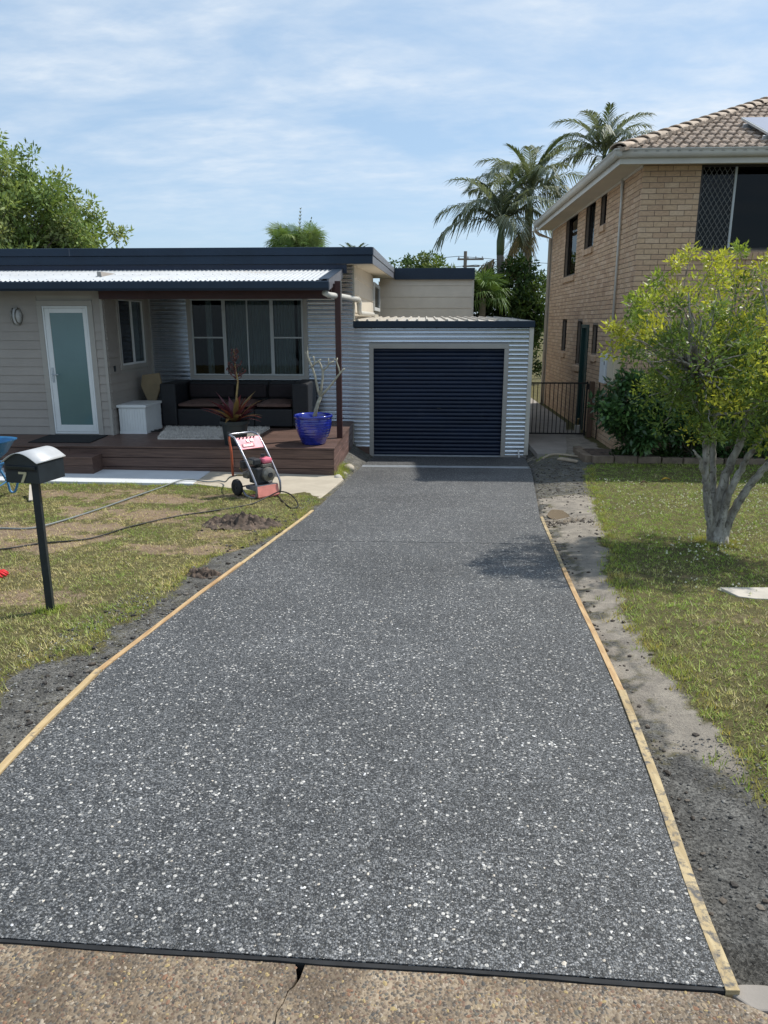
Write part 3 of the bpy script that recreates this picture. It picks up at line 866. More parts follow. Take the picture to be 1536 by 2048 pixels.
# wing wall with the door
HB = 0.145
DX0, DX1, DZ1 = -6.47, -5.52, 2.20                  # outside of the door architrave
k = 0
z = ZD + 0.005
while z < 2.36:
    h = min(HB, 2.40 - z)
    if z < DZ1 - .02:
        board_y(-9.2, DX0, z, h - .002, YL, house)
        board_y(DX1, XS - .045, z, h - .002, YL, house)
    else: board_y(-9.2, XS - .045, z, h - .002, YL, house)
    z += HB
MB().box(XS - .043, XS + .004, YL - .026, YL + .03, ZD, 2.42).build('corner_trim', 'taupe_trim', house)
# side of the wing, facing the porch
WY0, WY1, WZ0, WZ1 = 13.10, 14.26, 1.10, 2.25
z = ZD + .005
while z < 2.6:
    h = min(HB, 2.66 - z)
    if z + h < WZ0 - .09 or z > WZ1 + .02: board_x(YL + .032, YW - .03, z, h - .002, XS, house)
    else:
        board_x(YL + .032, WY0 - .07, z, h - .002, XS, house)
        board_x(WY1 + .07, YW - .03, z, h - .002, XS, house)
    z += HB
MB().box(-9.2, XS - .001, YL + .001, YL + .08, ZD - .4, 2.5).build('wing_wall', 'taupe_trim', house)
mb = MB()
for (a, b_, z0, z1_) in ((YL + .08, WY0, ZD, 2.66), (WY1, YW, ZD, 2.66), (WY0, WY1, ZD, WZ0), (WY0, WY1, WZ1, 2.66)): mb.box(XS - .08, XS - .001, a, b_, z0, z1_)
mb.build('wing_side_wall', 'taupe_trim', house)
MB().box(XS + .003, XS + .02, 12.72, 12.79, 1.02, 1.12).build('power_outlet', 'mail_black', house)
# front door
door = MB()
for (a, b_, z0, z1_) in ((DX0, DX0 + .085, ZD, DZ1 - .085), (DX1 - .085, DX1, ZD, DZ1 - .085), (DX0, DX1, DZ1 - .085, DZ1)): door.box(a, b_, YL - .030, YL - .002, z0, z1_)
door = door.build('door_surround', 'taupe_trim', house, bev=.003)
fx0, fx1 = DX0 + .088, DX1 - .088
mb = MB()
for (a, b_, z0, z1_) in ((fx0, fx0 + .03, ZD + .02, DZ1 - .09), (fx1 - .03, fx1, ZD + .02, DZ1 - .09), (fx0 + .03, fx1 - .03, DZ1 - .12, DZ1 - .09), (fx0 + .03, fx1 - .03, ZD + .02, ZD + .05)): mb.box(a, b_, YL - .026, YL - .001, z0, z1_)
mb.build('door_frame', 'white_alu', house, bev=.003)
mb = MB(); a0, a1, q0, q1 = fx0 + .033, fx1 - .033, ZD + .055, DZ1 - .125
for (a, b_, z0, z1_) in ((a0, a0 + .085, q0, q1), (a1 - .055, a1, q0, q1), (a0 + .085, a1 - .055, q0, q0 + .12), (a0 + .085, a1 - .055, q1 - .075, q1)): mb.box(a, b_, YL - .021, YL - .002, z0, z1_)
leaf = mb.build('door', 'white_alu', house, bev=.003)
MB().box(a0 + .082, a1 - .052, YL - .012, YL - .004, q0 + .115, q1 - .07).build('pane', 'glass_frost', leaf)
mb = MB().box(a0 + .022, a0 + .058, YL - .032, YL - .022, .85, 1.10); mb.tube([(a0 + .04, YL - .03, .985), (a0 + .04, YL - .07, .985), (a0 + .15, YL - .07, .985)], .009, 8)
mb.build('handle', 'galv', leaf, smooth=40)
# bunker lamp beside the door
lamp = thing('wall_lamp', (-6.83, YL - .02, 1.80), 'grey half round bulkhead lamp on the weatherboard beside the front door', 'lamp')
prof = [(.085 * math.cos(a), 1.945 + .14 * math.sin(a)) for a in np.linspace(-math.pi / 2, math.pi / 2, 13)]
mb = MB(); mb.prism([(-6.83 + .105 * math.cos(a), YL - .020, 1.945 + .15 * math.sin(a)) for a in np.linspace(0, 2 * math.pi, 25)[:-1]], (0, -.02, 0)); mb.build('backplate', 'engine_grey', lamp)
mb = MB(); mb.grid([[(-6.83 + .085 * math.cos(a) * math.cos(e), YL - .04 - .075 * math.sin(e), 1.945 + .13 * math.sin(a) * math.cos(e)) for a in np.linspace(0, 2 * math.pi, 25)] for e in np.linspace(0, math.pi / 2, 7)])
mb.build('lens', 'lamp_glass', lamp, smooth='all')
mb = MB()
for sx in (-.03, .03): mb.tube([(-6.83 + sx * 1.6, YL - .042, 1.945 + .125 * s) if abs(s) == 1 else (-6.83 + sx, YL - .045 - .085 * math.cos(s * 1.5), 1.945 + .13 * s) for s in np.linspace(-1, 1, 9)], .010, 8)
mb.build('guard', 'engine_grey', lamp, smooth=40)

# porch back wall: corrugated steel round the big window
BX0, BX1, BZ0, BZ1 = -4.58, -2.24, 0.76, 2.36      # outside of the window trim
corr_wall('corrugated_wall', XS + .03, BX0, -.1, 2.74, YW, house)
corr_wall('corrugated_wall', BX0, BX1, -.1, BZ0, YW, house)
corr_wall('corrugated_wall', BX0, BX1, BZ1, 2.74, YW, house)
corr_wall('corrugated_wall', BX1, -1.356, -.1, 2.86, YW, house)
MB().box(XS + .002, XS + .045, YW - .05, YW - .004, ZD, 2.66).build('corner_trim', 'taupe_trim', house)
mb = MB()
for (a, b_, z0, z1_) in ((BX0, BX0 + .075, BZ0 + .07, BZ1 - .07), (BX1 - .075, BX1, BZ0 + .07, BZ1 - .07), (BX0, BX1, BZ1 - .07, BZ1), (BX0, BX1, BZ0, BZ0 + .07)): mb.box(a, b_, YW - .055, YW - .004, z0, z1_)
mb.build('window_trim', 'taupe_trim', house, bev=.003)
def pane_frame(mb, x0, x1, z0, z1_, y, w=.032, d=.03):
    for (a, b_, c, e) in ((x0, x0 + w, z0, z1_), (x1 - w, x1, z0, z1_), (x0 + w, x1 - w, z0, z0 + w), (x0 + w, x1 - w, z1_ - w, z1_)): mb.box(a, b_, y, y + d, c, e)
wx = [BX0 + .08, -3.86, -2.93, BX1 - .08]
wf = MB()
for i in range(3): pane_frame(wf, wx[i] + (.001 if i else 0), wx[i + 1], BZ0 + .075, BZ1 - .075, YW - .045)
for i in (0, 2): wf.box(wx[i] + .033, wx[i + 1] - .033, YW - .04, YW - .02, 1.545, 1.572)
wf.box(-3.42, -3.395, YW - .03, YW - .015, BZ0 + .108, BZ1 - .108)
win = wf.build('window', 'silver_alu', house)
for i in range(3):
    MB().box(wx[i] + .03, wx[i + 1] - .03, YW - .022, YW - .018, BZ0 + .105, BZ1 - .105).build('pane', 'glass', win)
def curtain(x0, x1, y, z0, z1_, parent, w=.055, amp=.022):
    n = int((x1 - x0) / w * 6)
    rows = []
    for zz in (z0, (z0 + z1_) / 2, z1_):
        rows.append([(x0 + (x1 - x0) * j / n, y + amp * math.sin(2 * math.pi * j / 6 + .5 * math.sin(j * .37)) * (1.1 - .3 * (zz - z0)), zz) for j in range(n + 1)])
    return MB().grid(rows).build('curtain', 'curtain', parent, smooth='all')
curtain(-3.86, -2.50, YW + .10, .80, 2.30, win)
curtain(-4.25, -4.13, YW + .10, .80, 2.30, win)
curtain(-2.45, -2.33, YW + .12, .80, 2.30, win)
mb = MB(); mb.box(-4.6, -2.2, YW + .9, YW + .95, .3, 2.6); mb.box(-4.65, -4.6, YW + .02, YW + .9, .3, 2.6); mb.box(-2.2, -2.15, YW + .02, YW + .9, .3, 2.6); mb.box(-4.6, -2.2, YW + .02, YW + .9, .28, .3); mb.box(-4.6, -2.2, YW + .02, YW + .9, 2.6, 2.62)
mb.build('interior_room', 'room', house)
# side window of the wing
def frame_x(mb, y0, y1, z0, z1_, x, w=.035, d=.03):
    for (a, b_, c, e) in ((y0, y0 + w, z0, z1_), (y1 - w, y1, z0, z1_), (y0 + w, y1 - w, z0, z0 + w), (y0 + w, y1 - w, z1_ - w, z1_)): mb.box(x - d, x, a, b_, c, e)
mb = MB(); frame_x(mb, WY0 - .07, WY1 + .07, WZ0 - .07, WZ1 + .05, XS + .03, .07, .028); mb.build('window_trim', 'taupe_trim', house, bev=.003)
mb = MB(); ym = (WY0 + WY1) / 2
frame_x(mb, WY0, ym + .02, WZ0, WZ1, XS + .022); frame_x(mb, ym + .021, WY1, WZ0, WZ1, XS + .018)
win2 = mb.build('window', 'white_alu', house)
MB().box(XS - .004, XS + .001, WY0 + .03, ym - .01, WZ0 + .03, WZ1 - .03).build('pane', 'glass_dark', win2)
MB().box(XS - .008, XS - .003, ym + .05, WY1 - .03, WZ0 + .03, WZ1 - .03).build('pane', 'glass', win2)
mb = MB(); mb.grid([[(XS - .10 + .02 * math.sin(j * 1.05), ym + .02 + (WY1 - ym) * j / 40, zz) for j in range(41)] for zz in (WZ0 - .05, WZ1 + .05)]); mb.build('curtain', 'curtain', win2, smooth='all')
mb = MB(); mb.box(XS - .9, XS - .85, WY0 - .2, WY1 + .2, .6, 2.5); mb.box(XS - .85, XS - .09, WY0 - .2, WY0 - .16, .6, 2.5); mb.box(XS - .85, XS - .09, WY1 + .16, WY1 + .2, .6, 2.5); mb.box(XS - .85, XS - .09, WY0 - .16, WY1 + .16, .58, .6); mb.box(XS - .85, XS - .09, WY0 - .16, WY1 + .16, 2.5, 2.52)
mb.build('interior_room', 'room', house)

# upper side wall along the garage, and the rear wing
XU = -1.356; YU = 23.4
def roofz(y): return 2.868 + (y - 13.9) * 0.028
z = 1.70
while z < 3.12:
    y0 = YW - .012
    top = min(z + .33, 3.14)
    ys_ = YW - .012 if z < 2.80 else max(YW, 13.9 + (z + .15 - 2.868) / .028)
    if 2.16 < z + .2 and z < 2.86:
        MB().hexa([(XU, ys_, z), (XU + .02, ys_, z), (XU + .02, 20.25, z), (XU, 20.25, z), (XU, ys_, top), (XU + .006, ys_, top), (XU + .006, 20.25, top), (XU, 20.25, top)]).build('weatherboard', 'cream_board', house)
        MB().hexa([(XU, 22.8, z), (XU + .02, 22.8, z), (XU + .02, YU, z), (XU, YU, z), (XU, 22.8, top), (XU + .006, 22.8, top), (XU + .006, YU, top), (XU, YU, top)]).build('weatherboard', 'cream_board', house)
    else:
        MB().hexa([(XU, ys_, z), (XU + .02, ys_, z), (XU + .02, YU, z), (XU, YU, z), (XU, ys_, top), (XU + .006, ys_, top), (XU + .006, YU, top), (XU, YU, top)]).build('weatherboard', 'cream_board', house)
    z += .33
MB().box(XU - .1, XU - .001, YW, YU, -.7, 2.87).build('side_wall', 'cream_trim', house)
MB().box(XU - .005, XU + .028, YW - .03, YW + .035, 1.89, 2.885).build('corner_trim', 'cream_trim', house)
mb = MB(); frame_x(mb, 20.27, 22.78, 2.15, 2.87, XU + .05, .09, .045); w3 = mb.build('window', 'white_alu', house)
MB().box(XU, XU + .012, 20.36, 22.69, 2.24, 2.78).build('pane', 'glass_dark', w3)
z = 1.60
while z < 3.1:
    board_y(XU, 1.455, z, min(.325, 3.12 - z), YU, house, 'cream_board')
    z += .33
MB().box(XU, 1.455, YU + .001, YU + .1, -.5, 3.15).build('rear_wall', 'cream_trim', house)
MB().box(1.44, 1.49, YU - .03, YU + 6, -.5, 3.12).build('corner_trim', 'cream_trim', house)
MB().box(-.90, 1.50, YU - .12, YU - .07, 3.09, 3.42).build('rear_fascia', 'navy_steel', house, bev=.006)
MB().box(-.93, 1.50, YU - .07, YU + 6, 3.12, 3.40).build('rear_roof', 'grey_or_lit_steel', house)
# main roof: fascia, gutter, soffit
YF = 13.90; XE = -.93
MB().box(-14, XE, YF - .025, YF, 2.86, 3.005).build('fascia', 'navy_steel', house, bev=.004)
MB().box(-14, XE + .002, YF - .055, YF - .001, 3.008, 3.145).build('roof_gutter', 'navy_steel', house, bev=.012)
MB().box(-14, -1.40, YF + .002, YF + .06, 2.70, 2.858).build('gap_shade_strip', 'navy_door', house)  # dark strip standing in for the shade of the gap below the fascia
MB().box(-6.445, -6.44, YF - .0565, YF - .03, 3.01, 3.143).build('gutter_joint', 'grey_or_lit_steel', house)
MB().hexa([(XE - .02, YF, 2.862), (XE, YF, 2.862), (XE, YU - .05, 2.862 + .266), (XE - .02, YU - .05, 2.862 + .266), (XE - .02, YF, 3.006), (XE, YF, 3.006), (XE, YU - .05, 3.006 + .28), (XE - .02, YU - .05, 3.286)]).build('side_fascia', 'grey_or_lit_steel', house, bev=.003)  # sunlight painted in as a lighter grey than the front fascia
MB().hexa([(XE - .02, YF, 3.01), (XE + .014, YF, 3.01), (XE + .014, YU - .05, 3.29), (XE - .02, YU - .05, 3.29), (XE - .02, YF, 3.146), (XE + .014, YF, 3.146), (XE + .014, YU - .05, 3.43), (XE - .02, YU - .05, 3.43)]).build('barge_cap', 'grey_or_lit_steel', house, bev=.004)  # same lighter grey, sunlit side put into the colour
MB().hexa([(-14, YF + .003, 2.868), (XE - .021, YF + .003, 2.868), (XE - .021, YU, 3.134), (-14, YU, 3.134), (-14, YF + .003, 2.878), (XE - .021, YF + .003, 2.878), (XE - .021, YU, 3.144), (-14, YU, 3.144)]).build('soffit', 'soffit_beige', house)
MB().hexa([(-14, YF + .003, 3.09), (XE - .021, YF + .003, 3.09), (XE - .021, YU + 4, 3.47), (-14, YU + 4, 3.47), (-14, YF + .003, 3.12), (XE - .021, YF + .003, 3.12), (XE - .021, YU + 4, 3.50), (-14, YU + 4, 3.50)]).build('roof', 'zinc_roof', house)
MB().box(-14, -9.2, YL, YL + .1, ZD - .4, 2.6).build('wing_wall', 'taupe_trim', house)
# porch roof
PY0, PZ0, PY1, PZ1, PX1 = 11.86, 2.472, 13.905, 2.765, -1.50
n = int((14 + PX1) / .076 * 8)
rows = []
for (yy, zz) in ((PY0, PZ0), ((PY0 + PY1) / 2, (PZ0 + PZ1) / 2), (PY1, PZ1)):
    rows.append([(-14 + (PX1 + 14) * j / n, yy, zz + .0095 * math.sin(2 * math.pi * (-14 + (PX1 + 14) * j / n) / .076)) for j in range(n + 1)])
MB().grid(rows).build('porch_roof', 'zinc_roof', house, smooth='all')
mb = MB()
for i in range(60):
    x_ = -1.6 - i * .152
    for (yy, f) in ((11.98, .06), (12.85, .48), (13.7, .9)):
        zz = PZ0 + (PZ1 - PZ0) * (yy - PY0) / (PY1 - PY0)
        mb.lathe([(0, .02), (.007, .019), (.008, .008)], (round(x_ / .076) * .076 + .019, yy, zz), 6)
mb.build('roof_screws', 'galv', house)['kind'] = 'stuff'
# gutter: hollow trough
mb = MB(); mb.grid([[(x_, PY0 + .045, 2.445), (x_, PY0 + .045, 2.345), (x_, PY0 - .055, 2.325), (x_, PY0 - .082, 2.36), (x_, PY0 - .082, 2.452), (x_, PY0 - .068, 2.462)] for x_ in (-14, -1.47)])
mb.f.append((6, 7, 8, 9, 10)); mb.build('porch_gutter', 'navy_steel', house, solid=.004)
MB().hexa([(PX1 + .001, PY0 - .02, PZ0 - .15), (PX1 + .03, PY0 - .02, PZ0 - .15), (PX1 + .03, PY1, PZ1 - .15), (PX1 + .001, PY1, PZ1 - .15), (PX1 + .001, PY0 - .02, PZ0 + .02), (PX1 + .03, PY0 - .02, PZ0 + .02), (PX1 + .03, PY1, PZ1 + .02), (PX1 + .001, PY1, PZ1 + .02)]).build('barge_board', 'grey_or_lit_steel', house, bev=.003)
MB().hexa([(PX1 - .13, PY0 - .03, PZ0 + .018), (PX1 + .036, PY0 - .03, PZ0 + .022), (PX1 + .036, PY1, PZ1 + .022), (PX1 - .13, PY1, PZ1 + .018), (PX1 - .13, PY0 - .03, PZ0 + .022), (PX1 + .036, PY0 - .03, PZ0 + .026), (PX1 + .036, PY1, PZ1 + .026), (PX1 - .13, PY1, PZ1 + .022)]).build('barge_flashing', 'navy_steel', house)
# porch ceiling, beam, post
MB().hexa([(-9.2, PY0 + .06, PZ0 - .05), (PX1, PY0 + .06, PZ0 - .05), (PX1, PY1, PZ1 - .05), (-9.2, PY1, PZ1 - .05), (-9.2, PY0 + .06, PZ0 - .04), (PX1, PY0 + .06, PZ0 - .04), (PX1, PY1, PZ1 - .04), (-9.2, PY1, PZ1 - .04)]).build('porch_ceiling', 'taupe_trim', house)
MB().box(XS + .006, PX1 - .002, 12.38, 12.43, 2.215, 2.50).build('porch_beam', 'beam_red', house, bev=.004)
MB().box(-1.445, -1.355, 12.36, 12.45, ZD, 2.49).build('porch_post', 'beam_red', house, bev=.004)
MB().box(-1.354, -1.335, 12.40, 12.412, 2.0, 2.5).build('post_bracket', 'taupe_trim', house)
MB().box(PX1 + .004, -1.356, 12.385, 12.425, 2.30, 2.45).build('beam_stub', 'beam_red', house)
# storm-water pipe from porch gutter over to the garage roof
pp = [(-1.56, 11.95, 2.30), (-1.50, 12.05, 2.262), (-1.40, 12.55, 2.262), (-1.275, 14.70, 2.275), (-1.262, 14.80, 2.262), (-1.26, 14.84, 2.21), (-1.26, 14.86, 2.08), (-1.26, 14.92, 2.035), (-1.262, 15.1, 2.02), (-1.262, 18.9, 2.035), (-1.262, 19.05, 2.02), (-1.262, 19.1, 1.93)]
MB().tube(pp, .046, 14).build('storm_pipe', 'pvc', house, smooth='all')
mb = MB()
for a, b_ in (((-1.405, 12.53, 2.262), (-1.400, 12.60, 2.262)), ((-1.285, 14.60, 2.2745), (-1.277, 14.70, 2.275)), ((-1.26, 14.85, 2.17), (-1.26, 14.85, 2.24))): mb.tube([a, b_], .053, 14)
mb.build('pipe_collar', 'pvc', house, smooth=40)

# ------------------------------------------------------------------ garage
GX0, GX1, GZ = -1.052, 1.630, 1.437                # outside of the door frame
ZG = -.743
corr_wall('corrugated_wall', -1.356, GX0, -.555, 1.762, YW, garage)
corr_wall('corrugated_wall', GX0, GX1, GZ, 1.762, YW, garage)
corr_wall('corrugated_wall', GX1, 2.005, -.70, 1.762, YW, garage)
MB().box(2.004, 2.085, YW - .035, YW + .05, -.70, 1.752).build('corner_trim', 'cream_trim', garage, bev=.003)
MB().box(-1.356, GX0 - .002, YW - .03, YW - .004, -.80, -.558).build('plinth_board', 'merbau', garage)
mb = MB()
for (a, b_, z0, z1_) in ((GX0, GX0 + .085, ZG - .02, GZ - .082), (GX1 - .085, GX1, ZG - .02, GZ - .082), (GX0, GX1, GZ - .08, GZ)): mb.box(a, b_, YW - .042, YW - .002, z0, z1_)
mb.build('door_frame', 'taupe_trim', garage, bev=.003)
# roller curtain: rounded ribs with narrow grooves
n = 27; rows = []
zs0, zs1 = ZG + .012, GZ - .075
for i in range(n):
    h = (zs1 - zs0) / n
    for f, d in ((0.0, .0), (.06, .010), (.2, .021), (.5, .026), (.8, .021), (.94, .010)):
        zz = zs0 + (i + f) * h
        rows.append([(GX0 + .07, YW + .055 - d, zz), (GX1 - .07, YW + .055 - d, zz)])
rows.append([(GX0 + .07, YW + .055, zs1), (GX1 - .07, YW + .055, zs1)])
rd = MB().grid(rows).build('roller_door', 'navy_door', garage, smooth=50)
MB().box(.28, .35, YW + .020, YW + .032, .20, .218).build('handle', 'engine_dark', rd)
MB().box(GX0 + .07, GX1 - .07, YW + .02, YW + .06, ZG - .008, ZG + .02).build('bottom_rail', 'galv', rd)
MB().box(-1.354, 2.095, YW - .075, YW - .04, 1.752, 1.872).build('fascia', 'navy_steel', garage, bev=.006)
mb = MB()
for i in range(int(3.4 / .19)):                       # ribs of the garage roof
    x_ = -1.30 + i * .19
    mb.prism([(x_, YW - .05, 1.872), (x_ + .055, YW - .05, 1.872), (x_ + .042, YW - .05, 1.902), (x_ + .013, YW - .05, 1.902)], (0, 4.85, .092))
mb.box(-1.35, 2.09, YW - .05, YW - .04, 1.86, 1.871)
mb.hexa([(-1.35, YW - .05, 1.85), (2.09, YW - .05, 1.85), (2.09, 19.4, 1.942), (-1.35, 19.4, 1.942), (-1.35, YW - .05, 1.872), (2.09, YW - .05, 1.872), (2.09, 19.4, 1.964), (-1.35, 19.4, 1.964)])
mb.build('roof', 'garage_roof', garage)
MB().hexa([(2.05, YW - .03, 1.752), (2.094, YW - .03, 1.752), (2.094, 19.42, 1.86), (2.05, 19.42, 1.86), (2.05, YW - .03, 1.872), (2.094, YW - .03, 1.872), (2.094, 19.42, 1.975), (2.05, 19.42, 1.975)]).build('side_flashing', 'navy_steel', garage)
MB().box(2.0, 2.07, YW + .051, 19.4, -.72, 1.80).build('side_wall', 'zincalume', garage)
MB().box(-1.30, 2.0, 19.35, 19.4, -.72, 1.85).build('back_wall', 'zincalume', garage)
MB().box(GX0 - .3, 2.06, YW - .002, YW + .05, GZ - .001, 1.85).build('lintel', 'taupe_trim', garage)
MB().box(GX1 - .02, 2.06, YW - .004, YW + .05, -.80, GZ).build('wall_backing', 'taupe_trim', garage)
MB().box(-1.37, GX0 + .02, YW - .003, YW + .05, -.80, GZ).build('wall_backing', 'taupe_trim', garage)
o = MB().tube([(1.905, 14.50, -.735), (1.885, 14.52, -.58)], .017, 10).build('pipe_stub', 'paint_white', smooth=40)
tag(o, 'short white plastic pipe stub standing at the garage corner', 'pipe')

# ------------------------------------------------------------------ deck
deck = thing('deck', (-4, 12.9, -.51), 'dark red brown timber porch deck with boarded sides', 'deck')
DYF, DXR = 11.34, -1.375
bw, gap = .0905, .0045
yy = DYF - .012
i = 0
while yy < YW - .03:
    y1 = min(yy + bw, YW - .025)
    if yy < YL - .03:
        cuts = [-9.2, -6.4 + (i % 3) * .9, -3.2 - (i % 2) * .8, DXR + .012]
    else: cuts = [XS + .024, -3.2 - (i % 2) * .8, DXR + .012]
    if not (yy < YL - .03 < y1 + .02):
        for a, b_ in zip(cuts[:-1], cuts[1:]): MB().box(a + .001, b_ - .001, yy, y1, ZD - .024, ZD).build('deck_board', 'merbau', deck)
    else: MB().box(XS + .024, DXR + .012, yy, y1, ZD - .024, ZD).build('deck_board', 'merbau', deck); MB().box(-9.2, XS - .002, yy, min(y1, YL - .027), ZD - .024, ZD).build('deck_board', 'merbau', deck)
    yy += bw + gap; i += 1
zb = ZD - .026
for kk in range(3):
    h = (.148, .150, .150)[kk]
    cut = -2.95 if kk == 1 else -5.6 + kk * .3
    for a, b_ in ((-9.2, cut - .002), (cut + .002, DXR)): MB().box(a, b_, DYF, DYF + .022, zb - h, zb - .010).build('front_board', 'merbau', deck, bev=.002)
    MB().box(DXR - .022, DXR, DYF + .024, 13.55, zb - h, zb - .010).build('side_board', 'merbau_side_sunlit', deck, bev=.002)  # front stretch coloured lighter to stand for sun on it
    MB().box(DXR - .020, DXR - .002, 13.554, YW - .03, zb - h, zb - .010).build('side_board', 'merbau', deck, bev=.002)  # back stretch coloured darker to stand for the shade there
    zb -= h
MB().box(-9.2, DXR - .03, DYF + .03, YW - .03, -.9, ZD - .03).build('deck_frame', 'beam_red', deck)
step = thing('deck_step', (-5.7, 11.15, -.42), 'low timber box step in front of the deck', 'step')
for kk, (y0, y1) in enumerate(((10.98, 11.068), (11.072, 11.16), (11.164, 11.252), (11.256, 11.335))): MB().box(-6.5, -5.08, y0, y1, -.19, -.168).build('tread_board', 'merbau', step)
MB().box(-6.5, -5.08, 10.99, 11.01, -.30, -.192).build('front_board', 'merbau', step, bev=.002); MB().box(-6.5, -5.08, 10.99, 11.01, -.46, -.304).build('front_board', 'merbau', step, bev=.002)
MB().box(-5.102, -5.082, 11.012, 11.335, -.46, -.192).build('side_board', 'merbau', step)
MB().box(-6.48, -5.11, 11.012, 11.33, -.46, -.195).build('step_frame', 'beam_red', step)

# ------------------------------------------------------------------ things on the deck
def rbox(mb, x0, x1, y0, y1, z0, z1_, puff=0.0, n=6):
    """pillow-like box: faces bulge by puff"""
    rows = []
    for sgn in (1, -1):
        rows = []
        for i in range(n + 1):
            r_ = []
            for j in range(n + 1):
                u, v_ = i / n, j / n
                b_ = (1 - (2 * u - 1) ** 4) * (1 - (2 * v_ - 1) ** 4)
                zc = (z0 + z1_) / 2
                r_.append((x0 + (x1 - x0) * u, y0 + (y1 - y0) * v_, zc + sgn * ((z1_ - z0) / 2 * (0.35 + .65 * b_) + puff * b_)))
            rows.append(r_)
        mb.grid(rows)
    # rim
    def rim(u, v_, s):
        return (x0 + (x1 - x0) * u, y0 + (y1 - y0) * v_, (z0 + z1_) / 2 + s * (z1_ - z0) / 2 * .35)
    per = [(i / n, 0) for i in range(n)] + [(1, i / n) for i in range(n)] + [(1 - i / n, 1) for i in range(n)] + [(0, 1 - i / n) for i in range(n)]
    k0 = len(mb.v); m_ = len(per)
    mb.v += [rim(u, v_, -1) for u, v_ in per] + [rim(u, v_, 1) for u, v_ in per]
    for i in range(m_): mb.f.append((k0 + i, k0 + (i + 1) % m_, k0 + m_ + (i + 1) % m_, k0 + m_ + i))
    return mb
sofa = thing('sofa', (-3.45, 14.0, ZD), 'long black wicker sofa with brown seat cushions under the big window', 'sofa')
SX0, SX1, SY0, SY1 = -4.83, -2.09, 13.46, 14.52
MB().box(SX0 + .30, -3.72, SY0 + .02, SY1 - .02, ZD + .03, .30).build('seat_base', 'wicker', sofa, bev=.02)
MB().box(-3.715, -3.10, SY0 + .02, SY1 - .02, ZD + .03, .30).build('seat_base', 'wicker', sofa, bev=.02)
MB().box(-3.095, SX1 - .30, SY0 + .02, SY1 - .02, ZD + .03, .30).build('seat_base', 'wicker', sofa, bev=.02)
MB().box(SX0, SX0 + .295, SY0, SY1, ZD + .03, .76).build('arm', 'wicker', sofa, bev=.03)
MB().box(SX1 - .295, SX1, SY0, SY1, ZD + .03, .77).build('arm', 'wicker', sofa, bev=.03)
for a, b_ in ((SX0 + .30, -3.60), (-3.595, -2.98), (-2.975, SX1 - .30)): MB().box(a, b_, SY1 - .25, SY1 - .01, .305, .745).build('backrest', 'wicker', sofa, bev=.03)
for a, b_ in ((SX0 + .32, -3.74), (-3.70, -3.12), (-3.05, SX1 - .33)): rbox(MB(), a, b_, SY0 + .04, SY1 - .26, .305, .43, .01).build('seat_cushion', 'cushion_brown', sofa, smooth='all')
for a, b_ in ((SX0 + .33, -3.62), (-3.58, -3.0), (-2.96, SX1 - .33)): MB().box(a, b_, SY1 - .38, SY1 - .255, .44, .70).build('back_cushion', 'sofa_pad', sofa, bev=.04)
for x_ in (SX0 + .06, SX1 - .06):
    for y_ in (SY0 + .06, SY1 - .06): MB().box(x_ - .03, x_ + .03, y_ - .03, y_ + .03, ZD, ZD + .031).build('foot', 'engine_grey', sofa)
# tan cushion leaning between sofa arm and wall
mb = MB(); pts = [(-.17, .30), (.15, .34), (.19, .12), (.02, -.32), (-.02, -.32), (-.20, .10)]
mb.prism([(-5.04 + a, 13.62 + .10 * b_, .60 + b_) for a, b_ in pts], (.01, .05, 0))
tag(mb.build('leaning_panel', 'cushion_tan', bev=.012), 'tan paddle shaped seat back leaning beside the sofa arm', 'panel')
stool = MB().box(-5.2, -4.87, 13.50, 13.80, .22, .272); 
for a in (-5.17, -4.90):
    for b_ in (13.53, 13.77): stool.box(a - .015, a + .015, b_ - .015, b_ + .015, ZD, .221)
tag(stool.build('side_stool', 'white_wood'), 'low white stool under the tan panel beside the sofa', 'stool')
# white storage chest
chest = thing('storage_chest', (-5.07, 12.9, ZD), 'white tongue and groove storage chest with flat lid by the wing corner', 'chest')
CX0, CX1, CY0, CY1 = -5.305, -4.82, 12.66, 13.45
MB().box(CX0 + .012, CX1 - .012, CY0 + .012, CY1 - .012, ZD + .006, .405).build('body', 'white_wood', chest)
n = 10
for i in range(n):
    a = CX0 + .01 + (CX1 - CX0 - .02) * i / n; MB().box(a + .0015, a + (CX1 - CX0 - .02) / n - .0015, CY0 + .004, CY0 + .011, ZD + .055, .40).build('front_slat', 'white_wood', chest)
n = 14
for i in range(n):
    a = CY0 + .01 + (CY1 - CY0 - .02) * i / n; MB().box(CX1 - .011, CX1 - .004, a + .0015, a + (CY1 - CY0 - .02) / n - .0015, ZD + .055, .40).build('side_slat', 'white_wood', chest)
MB().box(CX0, CX1, CY0 - .001, CY1, ZD, ZD + .05).build('base_trim', 'white_wood', chest, bev=.003)
MB().box(CX0 - .02, CX1 + .02, CY0 - .02, CY1 + .01, .408, .455).build('lid', 'white_wood', chest, bev=.006)
mb = MB(); mb.tube([(-4.76 + .10 * math.cos(a) * (1 + .1 * a / 6), 12.93 + .10 * math.sin(a), ZD + .008 + .002 * a) for a in np.linspace(0, 14, 60)], .006, 6)
tag(mb.build('cable_coil', 'black_hose', smooth='all'), 'small coil of black cable on the deck beside the white chest', 'cable')
MB()
o = MB().prism([(-6.45, 12.42, ZD + .001), (-5.42, 12.42, ZD + .001), (-5.38, 11.62, ZD + .001), (-6.40, 11.60, ZD + .001)], (0, 0, .014)).build('doormat', 'doormat', bev=.004)
tag(o, 'wide black rubber doormat in front of the glass door', 'mat')
